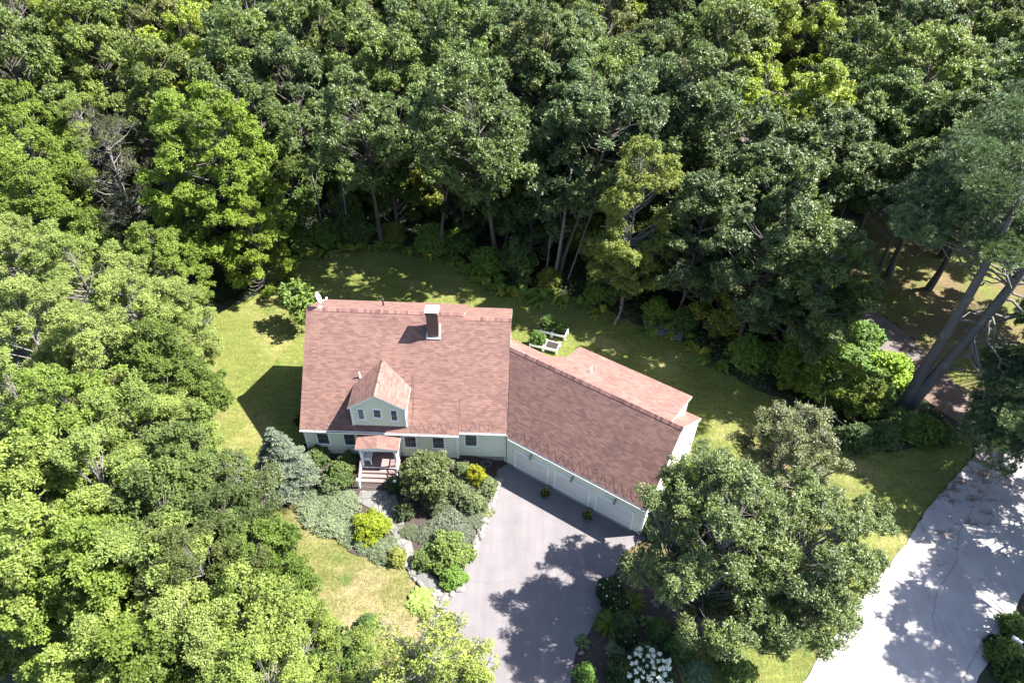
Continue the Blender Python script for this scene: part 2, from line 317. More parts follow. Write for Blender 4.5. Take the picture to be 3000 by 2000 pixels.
D = {
'lawn': [[-15, -4], [-15.5, 7], [-12.83, 11.25], [-11.97, 12.95], [-11.64, 15.29], [-9.93, 17.21], [-8.39, 18.69], [-7.31, 20.59], [-7.14, 23.37], [-5.45, 24.77], [-3.08, 25.65], [0.61, 26.78], [4.59, 26.27], [8.17, 25.0], [10.5, 22.17], [13.04, 20.77], [15.09, 19.9], [18.3, 19.44], [21.06, 18.65], [24.43, 16.39], [27.62, 14.26], [30.05, 13.0], [31.79, 10.45], [34.12, 8.1], [36.05, 7.48], [36.94, 5.69], [37.85, 4.19], [37.84, 1.56], [28.12, 0.4], [26, 0], [14, 2], [-1, 1.0], [-2, -5]],
'frontlawn': [[-3.7, -6.75], [-2.21, -5.02], [0.35, -3.53], [1.89, -5.01], [4.38, -7.19], [6.81, -8.18], [8.15, -7.81], [9.06, -9.43], [10.45, -10.94], [10.22, -12.31], [9.37, -14.64], [5.43, -14.8], [1.72, -13.96], [-2.85, -10.94]],
'verge': [[36.63, 3.29], [40.91, 2.38], [45.25, 2.91], [50.02, 5.0], [48.78, 2.35], [46.16, 0.08], [43.29, -2.62], [41.1, -5.09], [38.99, -7.15], [36.11, -9.87], [33.82, -12.18], [31.58, -14.6], [29.77, -16.18], [24.41, -16.84], [24.96, -13.01], [29.09, -10.16], [33.36, -3.76]],
'cracks': [([[49.04, 0.98], [48.03, -0.58], [46.18, -2.84], [44.91, -4.26], [43.91, -6.26], [41.74, -8.48], [40.76, -10.23], [40.6, -11.59]], 0.022, 0.082), ([[46.18, -2.84], [48.08, -3.1], [49.33, -3.56]], 0.014, 0.082), ([[45.07, -10.05], [42.48, -12.3], [40.11, -14.85]], 0.02, 0.082), ([[11.87, -8.87], [13.8, -9.08], [15.43, -8.71]], 0.008, 0.066), ([[49.61, 14.05], [47.54, 14.49], [45.84, 16.1]], 0.012, 0.056)],
'sidelawn': [[21.43, -7.23], [22.6, -5.09], [24.04, -5.19], [28.32, 1.87], [37.84, 1.56], [35.26, -5.35], [30.71, -10.09], [25.26, -10.88], [23.93, -8.65]],
'yard': [[45.99, 29.55], [50.03, 33.85], [55.74, 36.82], [61.97, 38.12], [70.88, 38.7], [75.29, 34.59], [71.74, 21.18], [64.73, 9.66], [53.92, 5.42], [52.59, 6.24], [51.15, 7.54], [50.01, 11.4], [48.96, 16.27], [46.69, 19.78], [43.39, 23.54]],
'ndrive': [[41.28, 23.42], [44.03, 22.89], [46.69, 19.78], [48.85, 15.98], [50.01, 11.4], [51.4, 7.32], [54.76, 5.24], [53.96, 2.22], [50.76, 5.04], [49.51, 4.76], [47.82, 6.91], [46.11, 10.59], [45.06, 13.8], [44.18, 17.48], [41.61, 20.12]],
'road': [[60.43, 11.43], [52.24, 6.22], [50.76, 5.04], [48.78, 2.35], [46.16, 0.08], [43.29, -2.62], [41.1, -5.09], [38.99, -7.15], [36.11, -9.87], [33.82, -12.18], [31.58, -14.6], [27.23, -19.27], [36.19, -19.33], [41.7, -14.03], [44.14, -11.58], [46.72, -8.85], [51.1, -4.65], [60.5, 4.87]],
'drive': [[14.4, 0.3], [13.7, -0.3], [13.72, -1.8], [12.81, -4.34], [12.42, -7.0], [11.96, -8.26], [10.94, -10.5], [10.22, -12.31], [9.87, -14.62], [9.88, -18.27], [17.52, -17.98], [18.54, -14.95], [18.89, -13.26], [19.71, -12.05], [20.68, -10.23], [21.24, -8.76], [22.19, -6.57], [23.9, -5.4], [23.3, -4.6], [15, 0.6]],
'path': [[4.34, -2.66], [6.65, -2.57], [7.54, -4.58], [8.39, -6.54], [8.98, -7.78], [10.23, -8.94], [11.44, -9.53], [11.24, -10.91], [10.44, -10.8], [9.91, -9.69], [8.73, -9.0], [7.82, -7.52], [7.16, -5.94], [5.87, -4.31], [4.21, -3.37]],
'bedL': [[-2.54, 1.8], [0.35, -3.53], [2.03, -5.0], [4.38, -7.19], [6.81, -8.18], [8.29, -7.81], [8.88, -9.14], [10.71, -10.88], [11.62, -9.17], [12.43, -7.16], [12.82, -4.51], [13.72, -1.8], [14.26, 0.14], [14, 0.7], [7, 0.5], [-1, 0.3]],
'bedR': [[22.14, -6.51], [21.24, -8.76], [20.68, -10.23], [19.71, -12.05], [18.89, -13.26], [18.49, -15.0], [17.99, -17.96], [24.29, -17.72], [26.74, -14.43], [28.54, -12.86], [27.48, -10.23], [23.42, -8.37], [24.18, -6.48]],
'stones': [[13.74, -0.86], [13.41, -2.92], [12.91, -4.51], [12.63, -6.03], [12.28, -7.01]],
'stones2': [[8.16, -6.93], [8.01, -7.82], [8.69, -8.7], [9.33, -9.42], [10.36, -10.1]],
'rocks': [[11.82, -9.55, 0.55], [11.36, -9.85, 0.4], [44.1, -11.66, 0.5], [45.34, -10.59, 0.4], [12.98, 22.18, 0.5], [19.22, -13.27, 0.3]],
'rocklab': ['pale flat boulder at the foot of the big green shrub by the driveway', 'smaller pale boulder beside the path mouth', 'pale rock on the far kerb at the lower right', 'small rock on the far kerb above the white mailbox', 'dark boulder at the edge of the ferns behind the house', 'small stone in the mulch left of the hydrangea'],
'pinebase': [45.15, 6.87],
'pinec': [[44.6, 13.33, 15.99], [46.37, 14.11, 16.51], [43.94, 13.46, 16.01], [44.41, 10.82, 16.17], [43.84, 8.6, 16.38], [47.2, 13.44, 16.25], [44.75, 14.79, 16.88], [42.84, 10.5, 16.35], [47.36, 16.26, 16.15], [46.17, 12.8, 16.6], [44.37, 11.83, 16.74], [43.38, 10.97, 16.95], [48.57, 14.2, 17.54], [47.25, 12.63, 17.99], [44.3, 11.03, 18.09], [50.0, 15.17, 18.11], [47.46, 12.99, 18.53], [48.2, 13.92, 18.24], [45.36, 8.04, 17.74], [47.88, 14.0, 17.95], [49.55, 19.89, 18.32], [47.71, 16.93, 18.45], [46.05, 14.08, 18.46], [48.2, 11.25, 17.9], [44.24, 8.42, 17.58], [48.47, 17.79, 17.98], [51.02, 18.56, 17.9], [45.68, 11.38, 18.23], [47.29, 9.71, 15.46], [47.66, 8.24, 16.36], [48.98, 12.91, 16.16], [48.41, 14.5, 15.59], [50.09, 15.43, 15.58], [48.18, 13.33, 16.45], [50.16, 13.97, 15.82], [47.66, 11.9, 16.59], [49.06, 12.49, 15.52], [49.73, 18.62, 18.59], [47.94, 15.92, 18.58], [52.0, 21.62, 19.57], [51.67, 18.75, 18.84], [48.78, 16.95, 19.33], [49.87, 18.95, 19.58], [49.49, 15.6, 19.29], [44.16, 10.81, 13.66], [44.07, 11.63, 14.14], [45.25, 10.01, 14.35], [46.34, 11.61, 13.8], [44.1, 11.17, 14.29], [43.61, 11.1, 15.86], [40.44, 9.18, 15.84], [44.42, 12.73, 15.85], [40.76, 8.34, 15.38], [41.21, 8.46, 15.1], [41.58, 11.8, 15.87], [40.17, 8.15, 15.69], [43.12, 12.43, 14.92], [43.93, 10.69, 16.02], [41.23, 8.49, 15.15], [43.12, 13.41, 15.6], [43.11, 13.11, 15.99], [42.34, 11.36, 15.99], [41.79, 9.33, 15.54], [46.84, 9.3, 15.27], [44.54, 6.89, 15.48], [46.59, 7.58, 15.51], [46.08, 7.14, 15.54], [45.18, 7.67, 15.51], [44.97, 5.76, 15.46], [46.11, 7.39, 15.64], [45.7, 7.33, 15.82], [43.37, 6.86, 19.71], [42.86, 6.72, 19.56], [45.06, 13.84, 19.69], [42.04, 8.93, 20.48], [42.54, 9.07, 19.57], [45.85, 9.0, 20.54], [43.48, 9.67, 20.4], [44.04, 12.08, 19.81], [44.05, 12.21, 19.42], [47.19, 14.23, 19.8], [47.06, 13.4, 20.58], [45.76, 9.38, 19.72], [42.87, 10.08, 19.56], [42.49, 7.0, 19.71], [48.27, 3.22, 6.24], [49.34, 6.02, 5.91], [47.93, 3.02, 6.36], [49.17, 4.45, 6.44], [50.03, 5.33, 6.51], [49.99, 6.13, 5.69], [50.47, 7.03, 5.64], [47.32, 1.77, 4.75], [48.83, 3.06, 4.42], [47.7, 2.89, 5.06], [46.39, 0.81, 4.53], [48.97, 1.87, 5.4], [47.33, 1.18, 5.58], [46.62, -0.01, 5.16], [48.8, 2.96, 4.56], [46.84, 1.09, 4.6], [46.52, -1.6, 4.7], [48.51, 0.55, 4.45], [48.11, 0.2, 5.05], [49.76, 0.12, 5.06], [48.99, 0.85, 4.36], [48.84, 0.23, 4.51], [48.27, 0.84, 4.38], [50.9, 5.9, 6.68], [49.51, 1.53, 7.19], [49.4, 0.04, 6.79], [51.86, 4.2, 7.17], [47.01, -0.72, 7.15], [50.17, 0.93, 7.03], [51.04, 6.27, 10.39], [51.28, 6.04, 10.23], [56.41, 16.89, 9.83], [50.4, 6.81, 10.15], [52.98, 8.61, 9.4], [53.12, 7.93, 10.04]],
'plants': [
['bigmaple', -11.95, 22.73, 1.1, 4.14, (0.13, 0.19, 0.026), 'large bright green maple at the lawn corner behind the house, left side', 'tree', 'trees of the left wood', None],
['maple3', -8.44, 19.0, 0.74, 0.41, (0.16, 0.22, 0.025), 'low lime green maple spilling onto the back lawn corner', 'tree', 'trees of the left wood', None],
['sparse', -21.89, 24.78, 1.0, 4.63, (0.06, 0.07, 0.028), 'thin dying tree with bare grey twigs left of the large bright maple', 'tree', 'trees of the left wood', None],
['maple2', -14.68, 14.89, 0.75, 1.58, (0.125, 0.18, 0.03), 'green maple in the shade below the large bright maple', 'tree', 'trees of the left wood', None],
['maple2', -33.6, 32.63, 1.0, 0.47, (0.125, 0.18, 0.03), 'mid green maple high on the left edge of the photo', 'tree', 'trees of the left wood', None],
['maple1', -26.41, 19.41, 1.0, 1.67, (0.125, 0.18, 0.03), 'mid green conical maple left of the dying grey tree', 'tree', 'trees of the left wood', None],
['oak1', -32.94, 44.25, 0.95, 4.58, (0.09, 0.13, 0.018), 'bright yellow green oak in the upper left beside a grey thinning tree', 'tree', 'trees of the left wood', None],
['sparse', -41.76, 48.55, 1.15, 1.29, (0.06, 0.07, 0.03), 'grey thinning tree with bare branches in the upper left corner', 'tree', 'trees of the left wood', None],
['maple3', -40.02, 40.27, 1.0, 4.65, (0.125, 0.18, 0.03), 'green maple at the left edge under the grey thinning tree', 'tree', 'trees of the left wood', None],
['ash1', -29.45, 33.89, 0.9, 6.13, (0.165, 0.215, 0.056), 'pale green ash directly above the dying grey tree', 'tree', 'trees of the left wood', None],
['ash1', -22.36, 10.26, 1.0, 3.1, (0.19, 0.235, 0.066), 'pale green ash at the left edge, level with the back lawn corner', 'tree', 'trees of the left wood', None],
['ash2', -17.43, 8.94, 1.0, 2.4, (0.165, 0.215, 0.056), 'pale ash with grey twigs, second from the left edge, level with back lawn corner', 'tree', 'trees of the left wood', None],
['ash1', -12.28, 6.32, 0.98, 3.01, (0.19, 0.235, 0.066), 'pale green ash with a long branch reaching toward the side lawn', 'tree', 'trees of the left wood', None],
['ash2', -10.61, 7.78, 0.72, 4.29, (0.19, 0.235, 0.066), 'small pale ash at the side lawn with drooping feathery branch', 'tree', 'trees of the left wood', None],
['ash2', -17.37, 2.7, 1.0, 4.82, (0.19, 0.235, 0.066), 'pale ash at the left edge, level with the chimney', 'tree', 'trees of the left wood', None],
['ash1', -12.66, 0.83, 1.0, 3.87, (0.19, 0.235, 0.066), 'pale ash with white twigs in the middle of the left wood, level with the chimney', 'tree', 'trees of the left wood', None],
['maple2', -9.11, 0.81, 0.9, 4.04, (0.08, 0.12, 0.022), 'fresh green maple bordering the side lawn, level with the front dormer top', 'tree', 'trees of the left wood', None],
['ash2', -14.53, -4.19, 1.0, 0.49, (0.165, 0.215, 0.056), 'pale ash at the left edge, level with the house front roof', 'tree', 'trees of the left wood', None],
['maple3', -10.95, -5.04, 1.0, 0.93, (0.125, 0.18, 0.03), 'green maple near the left edge with a dark gap beside it', 'tree', 'trees of the left wood', None],
['ash1', -7.8, -4.29, 0.95, 1.59, (0.165, 0.215, 0.056), 'ash bordering the side lawn opposite the roof shadow', 'tree', 'trees of the left wood', None],
['maple2', -4.67, -6.93, 0.85, 4.67, (0.09, 0.128, 0.036), 'dull dark green tree left of the blue spruce, upper half', 'tree', 'trees of the left wood', None],
['pear3', -2.61, -6.69, 1.0, 1.91, (0.06, 0.082, 0.03), 'dull green tree touching the blue spruce', 'tree', 'trees of the left wood', None],
['maple1', -10.59, -9.74, 1.05, 3.57, (0.165, 0.215, 0.048), 'yellow green maple at the left edge, level with the spruce', 'tree', 'trees of the left wood', None],
['ash2', -7.13, -9.58, 1.0, 0.08, (0.165, 0.215, 0.056), 'olive ash in the left wood, level with the spruce', 'tree', 'trees of the left wood', None],
['maple2', -3.19, -10.99, 0.95, 0.38, (0.09, 0.128, 0.036), 'dark green maple left of the front lawn tip', 'tree', 'trees of the left wood', None],
['maple3', -0.63, -10.39, 0.8, 1.69, (0.05, 0.075, 0.022), 'dark green maple at the upper corner of the front lawn', 'tree', 'trees of the left wood', None],
['maple3', -8.59, -14.35, 1.0, 4.22, (0.165, 0.215, 0.048), 'yellow green maple at the left edge, level with the front lawn', 'tree', 'trees of the left wood', None],
['maple2', -5.77, -14.46, 1.0, 4.35, (0.125, 0.18, 0.03), 'layered green maple second from the left edge, level with the front lawn', 'tree', 'trees of the left wood', None],
['ash1', -2.76, -14.56, 1.0, 4.24, (0.165, 0.215, 0.056), 'ash with exposed whitish limbs left of the front lawn', 'tree', 'trees of the left wood', None],
['ash2', -0.2, -14.4, 0.95, 1.83, (0.065, 0.085, 0.025), 'ash with grey limbs between the whitish limbed ash and the front lawn', 'tree', 'trees of the left wood', None],
['maple2', 1.05, -12.69, 0.8, 3.24, (0.07, 0.115, 0.018), 'bright green maple at the left edge of the front lawn', 'tree', 'trees of the left wood', None],
['maple2', -3.46, -17.64, 0.9, 2.92, (0.165, 0.215, 0.048), 'yellow green maple above the overhead wires', 'tree', 'trees of the left wood', None],
['maple1', -0.75, -18.5, 0.95, 2.93, (0.08, 0.12, 0.018), 'bright green maple at the bottom edge right of the wires', 'tree', 'trees of the left wood', None],
['ash1', 1.01, -17.41, 0.95, 0.74, (0.19, 0.235, 0.066), 'pale ash with a bare diagonal limb near the bottom edge', 'tree', 'trees of the left wood', None],
['maple3', 2.87, -16.45, 0.9, 5.61, (0.165, 0.215, 0.048), 'lime maple bordering the lower front lawn', 'tree', 'trees of the left wood', None],
['ash2', 4.31, -19.21, 0.9, 1.25, (0.165, 0.215, 0.048), 'lime ash cut by the bottom edge below the front lawn', 'tree', 'trees of the left wood', None],
['ash1', 4.79, -16.5, 0.72, 6.14, (0.165, 0.215, 0.048), 'lime ash at the lower corner of the front lawn', 'tree', 'trees of the left wood', None],
['under', 6.37, -16.75, 1.0, 5.88, (0.05, 0.09, 0.02), 'small long-leaved tree at the bottom edge left of the yellowing tree', 'tree', 'trees of the left wood', None],
['sparse', 11.31, -18.1, 0.86, 0.11, (0.22, 0.26, 0.06), 'yellowing tree with many bare grey branches at the bottom centre', 'tree', '', None],
['ash2', 11.75, -17.88, 0.8, 2.88, (0.2, 0.245, 0.055), 'thin yellow green tree at the bottom centre behind the driveway mouth', 'tree', '', None],
['pear1', 25.15, -12.75, 0.99, 0, (0.088, 0.122, 0.036), 'olive green tree right of the garage with its grey trunk standing in the bed', 'tree', 'olive trees right of the garage', None],
['pear2', 27.36, -13.04, 1.0, 0, (0.082, 0.116, 0.034), 'olive green tree on the second trunk, leaning toward the road', 'tree', 'olive trees right of the garage', None],
['pear3', 32.6, -1.8, 1.08, 2.82, (0.11, 0.125, 0.055), 'greyish olive tree behind the right end of the garage', 'tree', 'olive trees right of the garage', None],
['pear1', 27.7, -8.7, 0.86, 1.69, (0.082, 0.116, 0.034), 'olive tree tucked between the garage end and the roadside trees', 'tree', 'olive trees right of the garage', None],
['pear3', 31.6, -9.6, 0.8, 1.32, (0.074, 0.105, 0.032), 'roadside tree whose outer twigs hang over the bright road', 'tree', 'olive trees right of the garage', None],
['oak4', 29.0, 17.4, 0.85, 5.94, (0.062, 0.096, 0.034), 'dark oak behind the slatted benches', 'tree', '', None],
['oak2', 33.6, 13.4, 0.86, 1.32, (0.062, 0.096, 0.034), 'bluish dark oak at the right end of the back lawn', 'tree', '', None],
['oak4', 37.4, 10.4, 0.84, 3.65, (0.07, 0.104, 0.027), 'smaller dark oak between the back lawn and the side driveway', 'tree', '', None],
['oak2', 35.2, 17.0, 0.95, 0.89, (0.07, 0.104, 0.027), 'dark oak behind the bluish dark oak at the right end of the back lawn', 'tree', '', None],
['tall', -8.6, 27.4, 1.05, 3.29, (0.07, 0.104, 0.027), 'slender dark tree standing at the left end of the back wood edge', 'tree', '', None],
['oak2', -12, 30.5, 0.95, 5.98, (0.07, 0.104, 0.027), 'dark oak behind the large bright maple', 'tree', '', None],
['under', -2.8, 28.0, 0.8, 0.83, (0.07, 0.104, 0.027), 'small dark tree with forked bare limbs at the wood edge', 'tree', '', None],
['tall', 2.2, 28.5, 1.0, 5.15, (0.045, 0.085, 0.018), 'narrow fresh green tree rising from the wood edge left of the chimney line', 'tree', '', None],
['tall', 9.2, 27.5, 0.95, 3.19, (0.026, 0.045, 0.02), 'narrow dark tree at the wood edge above the chimney', 'tree', '', None],
['oak4', 13.2, 26.5, 0.9, 5.57, (0.045, 0.08, 0.018), 'green oak with a sunlit tuft at the wood edge right of the chimney', 'tree', '', None],
['tall', 15.8, 24.8, 0.85, 4.42, (0.04, 0.072, 0.018), 'narrow green tree at the wood edge above the planters', 'tree', '', None],
['oak4', 18.6, 24.6, 1.05, 1.45, (0.062, 0.096, 0.034), 'dark oak with long straight pale trunk behind the planters', 'tree', '', None],
['birch', 24.0, 17.9, 1.12, 5.64, (0.16, 0.19, 0.045), 'tall yellowish birch standing out in front of the dark wood', 'tree', '', None],
['tall', 27.0, 22.5, 0.8, 3.05, (0.062, 0.096, 0.034), 'narrow dark tree right of the yellowish birch', 'tree', '', None],
['oak2', 32.2, 25.2, 1.0, 0.16, (0.062, 0.096, 0.034), 'oak with pale mottled trunk, right of the yellowish birch', 'tree', '', None],
['oak4', 34.2, 19.8, 0.95, 0.02, (0.062, 0.096, 0.034), 'bluish green oak with thin pale trunk left of the side driveway', 'tree', '', None],
['tall', 36.5, 16.5, 0.8, 3.09, (0.028, 0.048, 0.022), 'bushy dark tree bordering the side driveway', 'tree', '', None],
['yard', 40.0, 22.0, 0.9, 2.83, (0.062, 0.096, 0.034), 'dark oak overhanging the start of the side driveway', 'tree', '', None],
['yard', 46.2, 29.2, 0.95, 1.9, (0.078, 0.12, 0.028), 'oak with a bare trunk at the left end of the neighbouring yard', 'tree', '', None],
['yard', 47.3, 27.2, 0.95, 0.88, (0.078, 0.12, 0.028), 'oak with a dark bare trunk, second from left in the neighbouring yard', 'tree', '', None],
['yard', 50.3, 24.2, 1.0, 2.16, (0.07, 0.104, 0.027), 'oak with slim trunk crossing the sunny neighbouring yard', 'tree', '', None],
['yard', 46.4, 19.4, 0.9, 1.98, (0.07, 0.104, 0.027), 'twin trunked oak beside the side driveway', 'tree', '', None],
['yard', 53.5, 22.6, 1.0, 5.28, (0.078, 0.12, 0.028), 'oak with a thick dark trunk on the brown patch of the yard', 'tree', '', None],
['oak2', 60, 19, 1.0, 0.01, (0.07, 0.104, 0.027), 'oak at the right edge behind the pine boughs', 'tree', '', None],
['yard', 57, 28, 1.05, 4.71, (0.078, 0.12, 0.028), 'oak at the right edge behind the neighbouring yard', 'tree', '', None],
['oak2', 62, 12, 1.0, 5.27, (0.07, 0.104, 0.027), 'oak beyond the mailbox at the right edge', 'tree', '', None],
['oak2', 55.5, -3, 1.0, 0.75, (0.078, 0.12, 0.028), 'tree beyond the road outside the right edge, shading the road', 'tree', '', None],
['oak1', 54.5, 3.5, 1.0, 5.82, (0.07, 0.104, 0.027), 'tree beyond the road below the small mailbox', 'tree', '', None],
['oak3', 51.8, -10.5, 0.9, 4.48, (0.078, 0.12, 0.028), 'tree standing beyond the road at the lower right', 'tree', '', None],
['edge1', 12.5, 24.2, 1.05, 5.66, (0.07, 0.104, 0.027), 'tall oak leaning over the back lawn, third from the left', 'tree', 'oaks overhanging the back lawn', None],
['edge2', 18.4, 22.3, 1.0, 1.82, (0.062, 0.096, 0.034), 'tall oak leaning over the back lawn, fourth from the left', 'tree', 'oaks overhanging the back lawn', None],
['edge1', 26.2, 25.0, 1.0, 2.34, (0.07, 0.104, 0.027), 'tall oak leaning over the back lawn, fifth from the left', 'tree', 'oaks overhanging the back lawn', None],
['edge2', 6.8, 25.4, 1.0, 2.47, (0.078, 0.12, 0.028), 'tall oak leaning over the back lawn, second from the left', 'tree', 'oaks overhanging the back lawn', None],
['edge1', 0.8, 27.0, 0.95, 6.27, (0.07, 0.104, 0.027), 'tall oak leaning over the back lawn, first from the left', 'tree', 'oaks overhanging the back lawn', None],
['edge2', 30.5, 24.0, 1.0, 3.7, (0.062, 0.096, 0.034), 'tall oak leaning over the back lawn, sixth from the left', 'tree', 'oaks overhanging the back lawn', None],
['edge2', 36.5, 21.0, 0.9, 2.27, (0.07, 0.104, 0.027), 'tall oak leaning over the back lawn, seventh from the left', 'tree', 'oaks overhanging the back lawn', None],
['oak1', -40.44, 29.6, 0.96, 1.63, (0.126, 0.166, 0.036), 'fresh green oak, first from left in the front row of the back wood', 'tree', 'oaks of the back wood', None],
['oak2', 20.95, 29.64, 1.05, 4.48, (0.087, 0.133, 0.047), 'bluish green oak, second from left in the front row of the back wood', 'tree', 'oaks of the back wood', None],
['oak1', 25.85, 30.71, 0.97, 0.12, (0.065, 0.098, 0.035), 'bluish green oak, third from left in the front row of the back wood', 'tree', 'oaks of the back wood', None],
['oak4', 40.78, 30.49, 1.08, 1.15, (0.185, 0.231, 0.025), 'bright yellow green oak, fourth from left in the front row of the back wood', 'tree', 'oaks of the back wood', None],
['oak1', 64.37, 30.75, 1.06, 5.7, (0.083, 0.127, 0.045), 'bluish green oak, fifth from left in the front row of the back wood', 'tree', 'oaks of the back wood', None],
['oak2', -49.27, 36.07, 0.89, 4.91, (0.084, 0.12, 0.027), 'mid green oak, first from left in the second row of the back wood', 'tree', 'oaks of the back wood', None],
['oak1', -44.02, 35.71, 1.06, 2.87, (0.185, 0.232, 0.025), 'bright yellow green oak, second from left in the second row of the back wood', 'tree', 'oaks of the back wood', None],
['oak1', -36.07, 36.52, 1.01, 5.21, (0.094, 0.134, 0.03), 'mid green oak, third from left in the second row of the back wood', 'tree', 'oaks of the back wood', None],
['oak1', -21.84, 36.15, 0.9, 4.3, (0.113, 0.149, 0.032), 'fresh green oak, fourth from left in the second row of the back wood', 'tree', 'oaks of the back wood', None],
['oak1', -12.68, 37.77, 1.03, 3.86, (0.107, 0.153, 0.034), 'mid green oak, fifth from left in the second row of the back wood', 'tree', 'oaks of the back wood', None],
['oak1', -8.07, 34.83, 0.95, 0.08, (0.065, 0.099, 0.035), 'bluish green oak, sixth from left in the second row of the back wood', 'tree', 'oaks of the back wood', None],
['oak4', 2.06, 36.41, 1.02, 3.64, (0.091, 0.131, 0.029), 'mid green oak, seventh from left in the second row of the back wood', 'tree', 'oaks of the back wood', None],
['oak1', 16.65, 37.79, 1.08, 3.31, (0.07, 0.101, 0.028), 'dark green oak, eighth from left in the second row of the back wood', 'tree', 'oaks of the back wood', None],
['oak1', 22.55, 35.1, 0.97, 1.03, (0.108, 0.155, 0.035), 'mid green oak, ninth from left in the second row of the back wood', 'tree', 'oaks of the back wood', None],
['oak4', 29.87, 37.17, 0.9, 4.03, (0.089, 0.098, 0.032), 'olive green oak, tenth from left in the second row of the back wood', 'tree', 'oaks of the back wood', None],
['oak2', 38.21, 37.04, 0.94, 4.01, (0.21, 0.264, 0.028), 'bright yellow green oak, eleventh from left in the second row of the back wood', 'tree', 'oaks of the back wood', None],
['oak1', 52.08, 35.55, 1.1, 4.77, (0.136, 0.179, 0.038), 'fresh green oak, twelfth from left in the second row of the back wood', 'tree', 'oaks of the back wood', None],
['oak1', 59.31, 35.8, 0.94, 5.34, (0.083, 0.127, 0.045), 'bluish green oak, thirteenth from left in the second row of the back wood', 'tree', 'oaks of the back wood', None],
['oak3', 64.45, 37.0, 1.1, 4.26, (0.089, 0.128, 0.029), 'mid green oak, fourteenth from left in the second row of the back wood', 'tree', 'oaks of the back wood', None],
['oak3', 71.32, 34.96, 0.94, 4.11, (0.108, 0.155, 0.035), 'mid green oak, fifteenth from left in the second row of the back wood', 'tree', 'oaks of the back wood', None],
['oak2', -50.64, 44.29, 1.01, 4.14, (0.073, 0.111, 0.039), 'bluish green oak, first from left in the third row of the back wood', 'tree', 'oaks of the back wood', None],
['oak1', -29.46, 40.92, 0.86, 5.2, (0.143, 0.187, 0.04), 'fresh green oak, second from left in the third row of the back wood', 'tree', 'oaks of the back wood', None],
['oak2', -21.11, 42.35, 0.98, 2.17, (0.208, 0.261, 0.028), 'bright yellow green oak, third from left in the third row of the back wood', 'tree', 'oaks of the back wood', None],
['oak2', -14.34, 44.17, 1.09, 4.12, (0.079, 0.12, 0.043), 'bluish green oak, fourth from left in the third row of the back wood', 'tree', 'oaks of the back wood', None],
['oak2', -9.62, 42.06, 1.06, 1.17, (0.077, 0.11, 0.025), 'mid green oak, fifth from left in the third row of the back wood', 'tree', 'oaks of the back wood', None],
['oak2', -0.5, 41.55, 1.08, 4.97, (0.108, 0.154, 0.035), 'mid green oak, sixth from left in the third row of the back wood', 'tree', 'oaks of the back wood', None],
['oak2', 7.34, 42.66, 1.09, 0.57, (0.092, 0.133, 0.036), 'dark green oak, seventh from left in the third row of the back wood', 'tree', 'oaks of the back wood', None],
['oak4', 14.79, 41.96, 1.06, 1.24, (0.115, 0.127, 0.041), 'olive green oak, eighth from left in the third row of the back wood', 'tree', 'oaks of the back wood', None],
['oak4', 20.11, 41.64, 1.06, 4.22, (0.074, 0.113, 0.04), 'bluish green oak, ninth from left in the third row of the back wood', 'tree', 'oaks of the back wood', None],
['oak1', 27.91, 44.27, 0.91, 0.88, (0.063, 0.091, 0.025), 'dark green oak, tenth from left in the third row of the back wood', 'tree', 'oaks of the back wood', None],
['oak1', 34.74, 41.64, 1.08, 4.4, (0.093, 0.123, 0.026), 'fresh green oak, eleventh from left in the third row of the back wood', 'tree', 'oaks of the back wood', None],
['oak2', 49.06, 41.61, 1.07, 0.04, (0.08, 0.114, 0.026), 'mid green oak, twelfth from left in the third row of the back wood', 'tree', 'oaks of the back wood', None],
['oak2', 56.19, 41.03, 0.97, 1.86, (0.117, 0.153, 0.033), 'fresh green oak, thirteenth from left in the third row of the back wood', 'tree', 'oaks of the back wood', None],
['oak4', 63.47, 44.07, 0.87, 4.0, (0.091, 0.131, 0.029), 'mid green oak, fourteenth from left in the third row of the back wood', 'tree', 'oaks of the back wood', None],
['oak2', 72.35, 44.43, 0.86, 4.63, (0.057, 0.087, 0.031), 'bluish green oak, fifteenth from left in the third row of the back wood', 'tree', 'oaks of the back wood', None],
['oak1', -58.87, 48.44, 0.98, 3.04, (0.21, 0.263, 0.028), 'bright yellow green oak, first from left in the fourth row of the back wood', 'tree', 'oaks of the back wood', None],
['oak4', -36.12, 47.84, 0.95, 0.8, (0.142, 0.178, 0.019), 'bright yellow green oak, second from left in the fourth row of the back wood', 'tree', 'oaks of the back wood', None],
['oak3', -29.44, 50.05, 0.97, 3.3, (0.102, 0.146, 0.033), 'mid green oak, third from left in the fourth row of the back wood', 'tree', 'oaks of the back wood', None],
['oak1', -24.65, 48.8, 0.94, 1.58, (0.097, 0.107, 0.034), 'olive green oak, fourth from left in the fourth row of the back wood', 'tree', 'oaks of the back wood', None],
['oak3', -7.63, 47.2, 1.06, 2.54, (0.07, 0.101, 0.027), 'dark green oak, fifth from left in the fourth row of the back wood', 'tree', 'oaks of the back wood', None],
['oak2', -0.68, 49.85, 0.94, 1.28, (0.065, 0.1, 0.035), 'bluish green oak, sixth from left in the fourth row of the back wood', 'tree', 'oaks of the back wood', None],
['oak2', 3.47, 47.32, 0.93, 1.88, (0.06, 0.091, 0.032), 'bluish green oak, seventh from left in the fourth row of the back wood', 'tree', 'oaks of the back wood', None],
['oak1', 12.22, 49.78, 0.95, 3.48, (0.078, 0.119, 0.042), 'bluish green oak, eighth from left in the fourth row of the back wood', 'tree', 'oaks of the back wood', None],
['oak1', 20.49, 48.07, 0.93, 0.04, (0.098, 0.14, 0.032), 'mid green oak, ninth from left in the fourth row of the back wood', 'tree', 'oaks of the back wood', None],
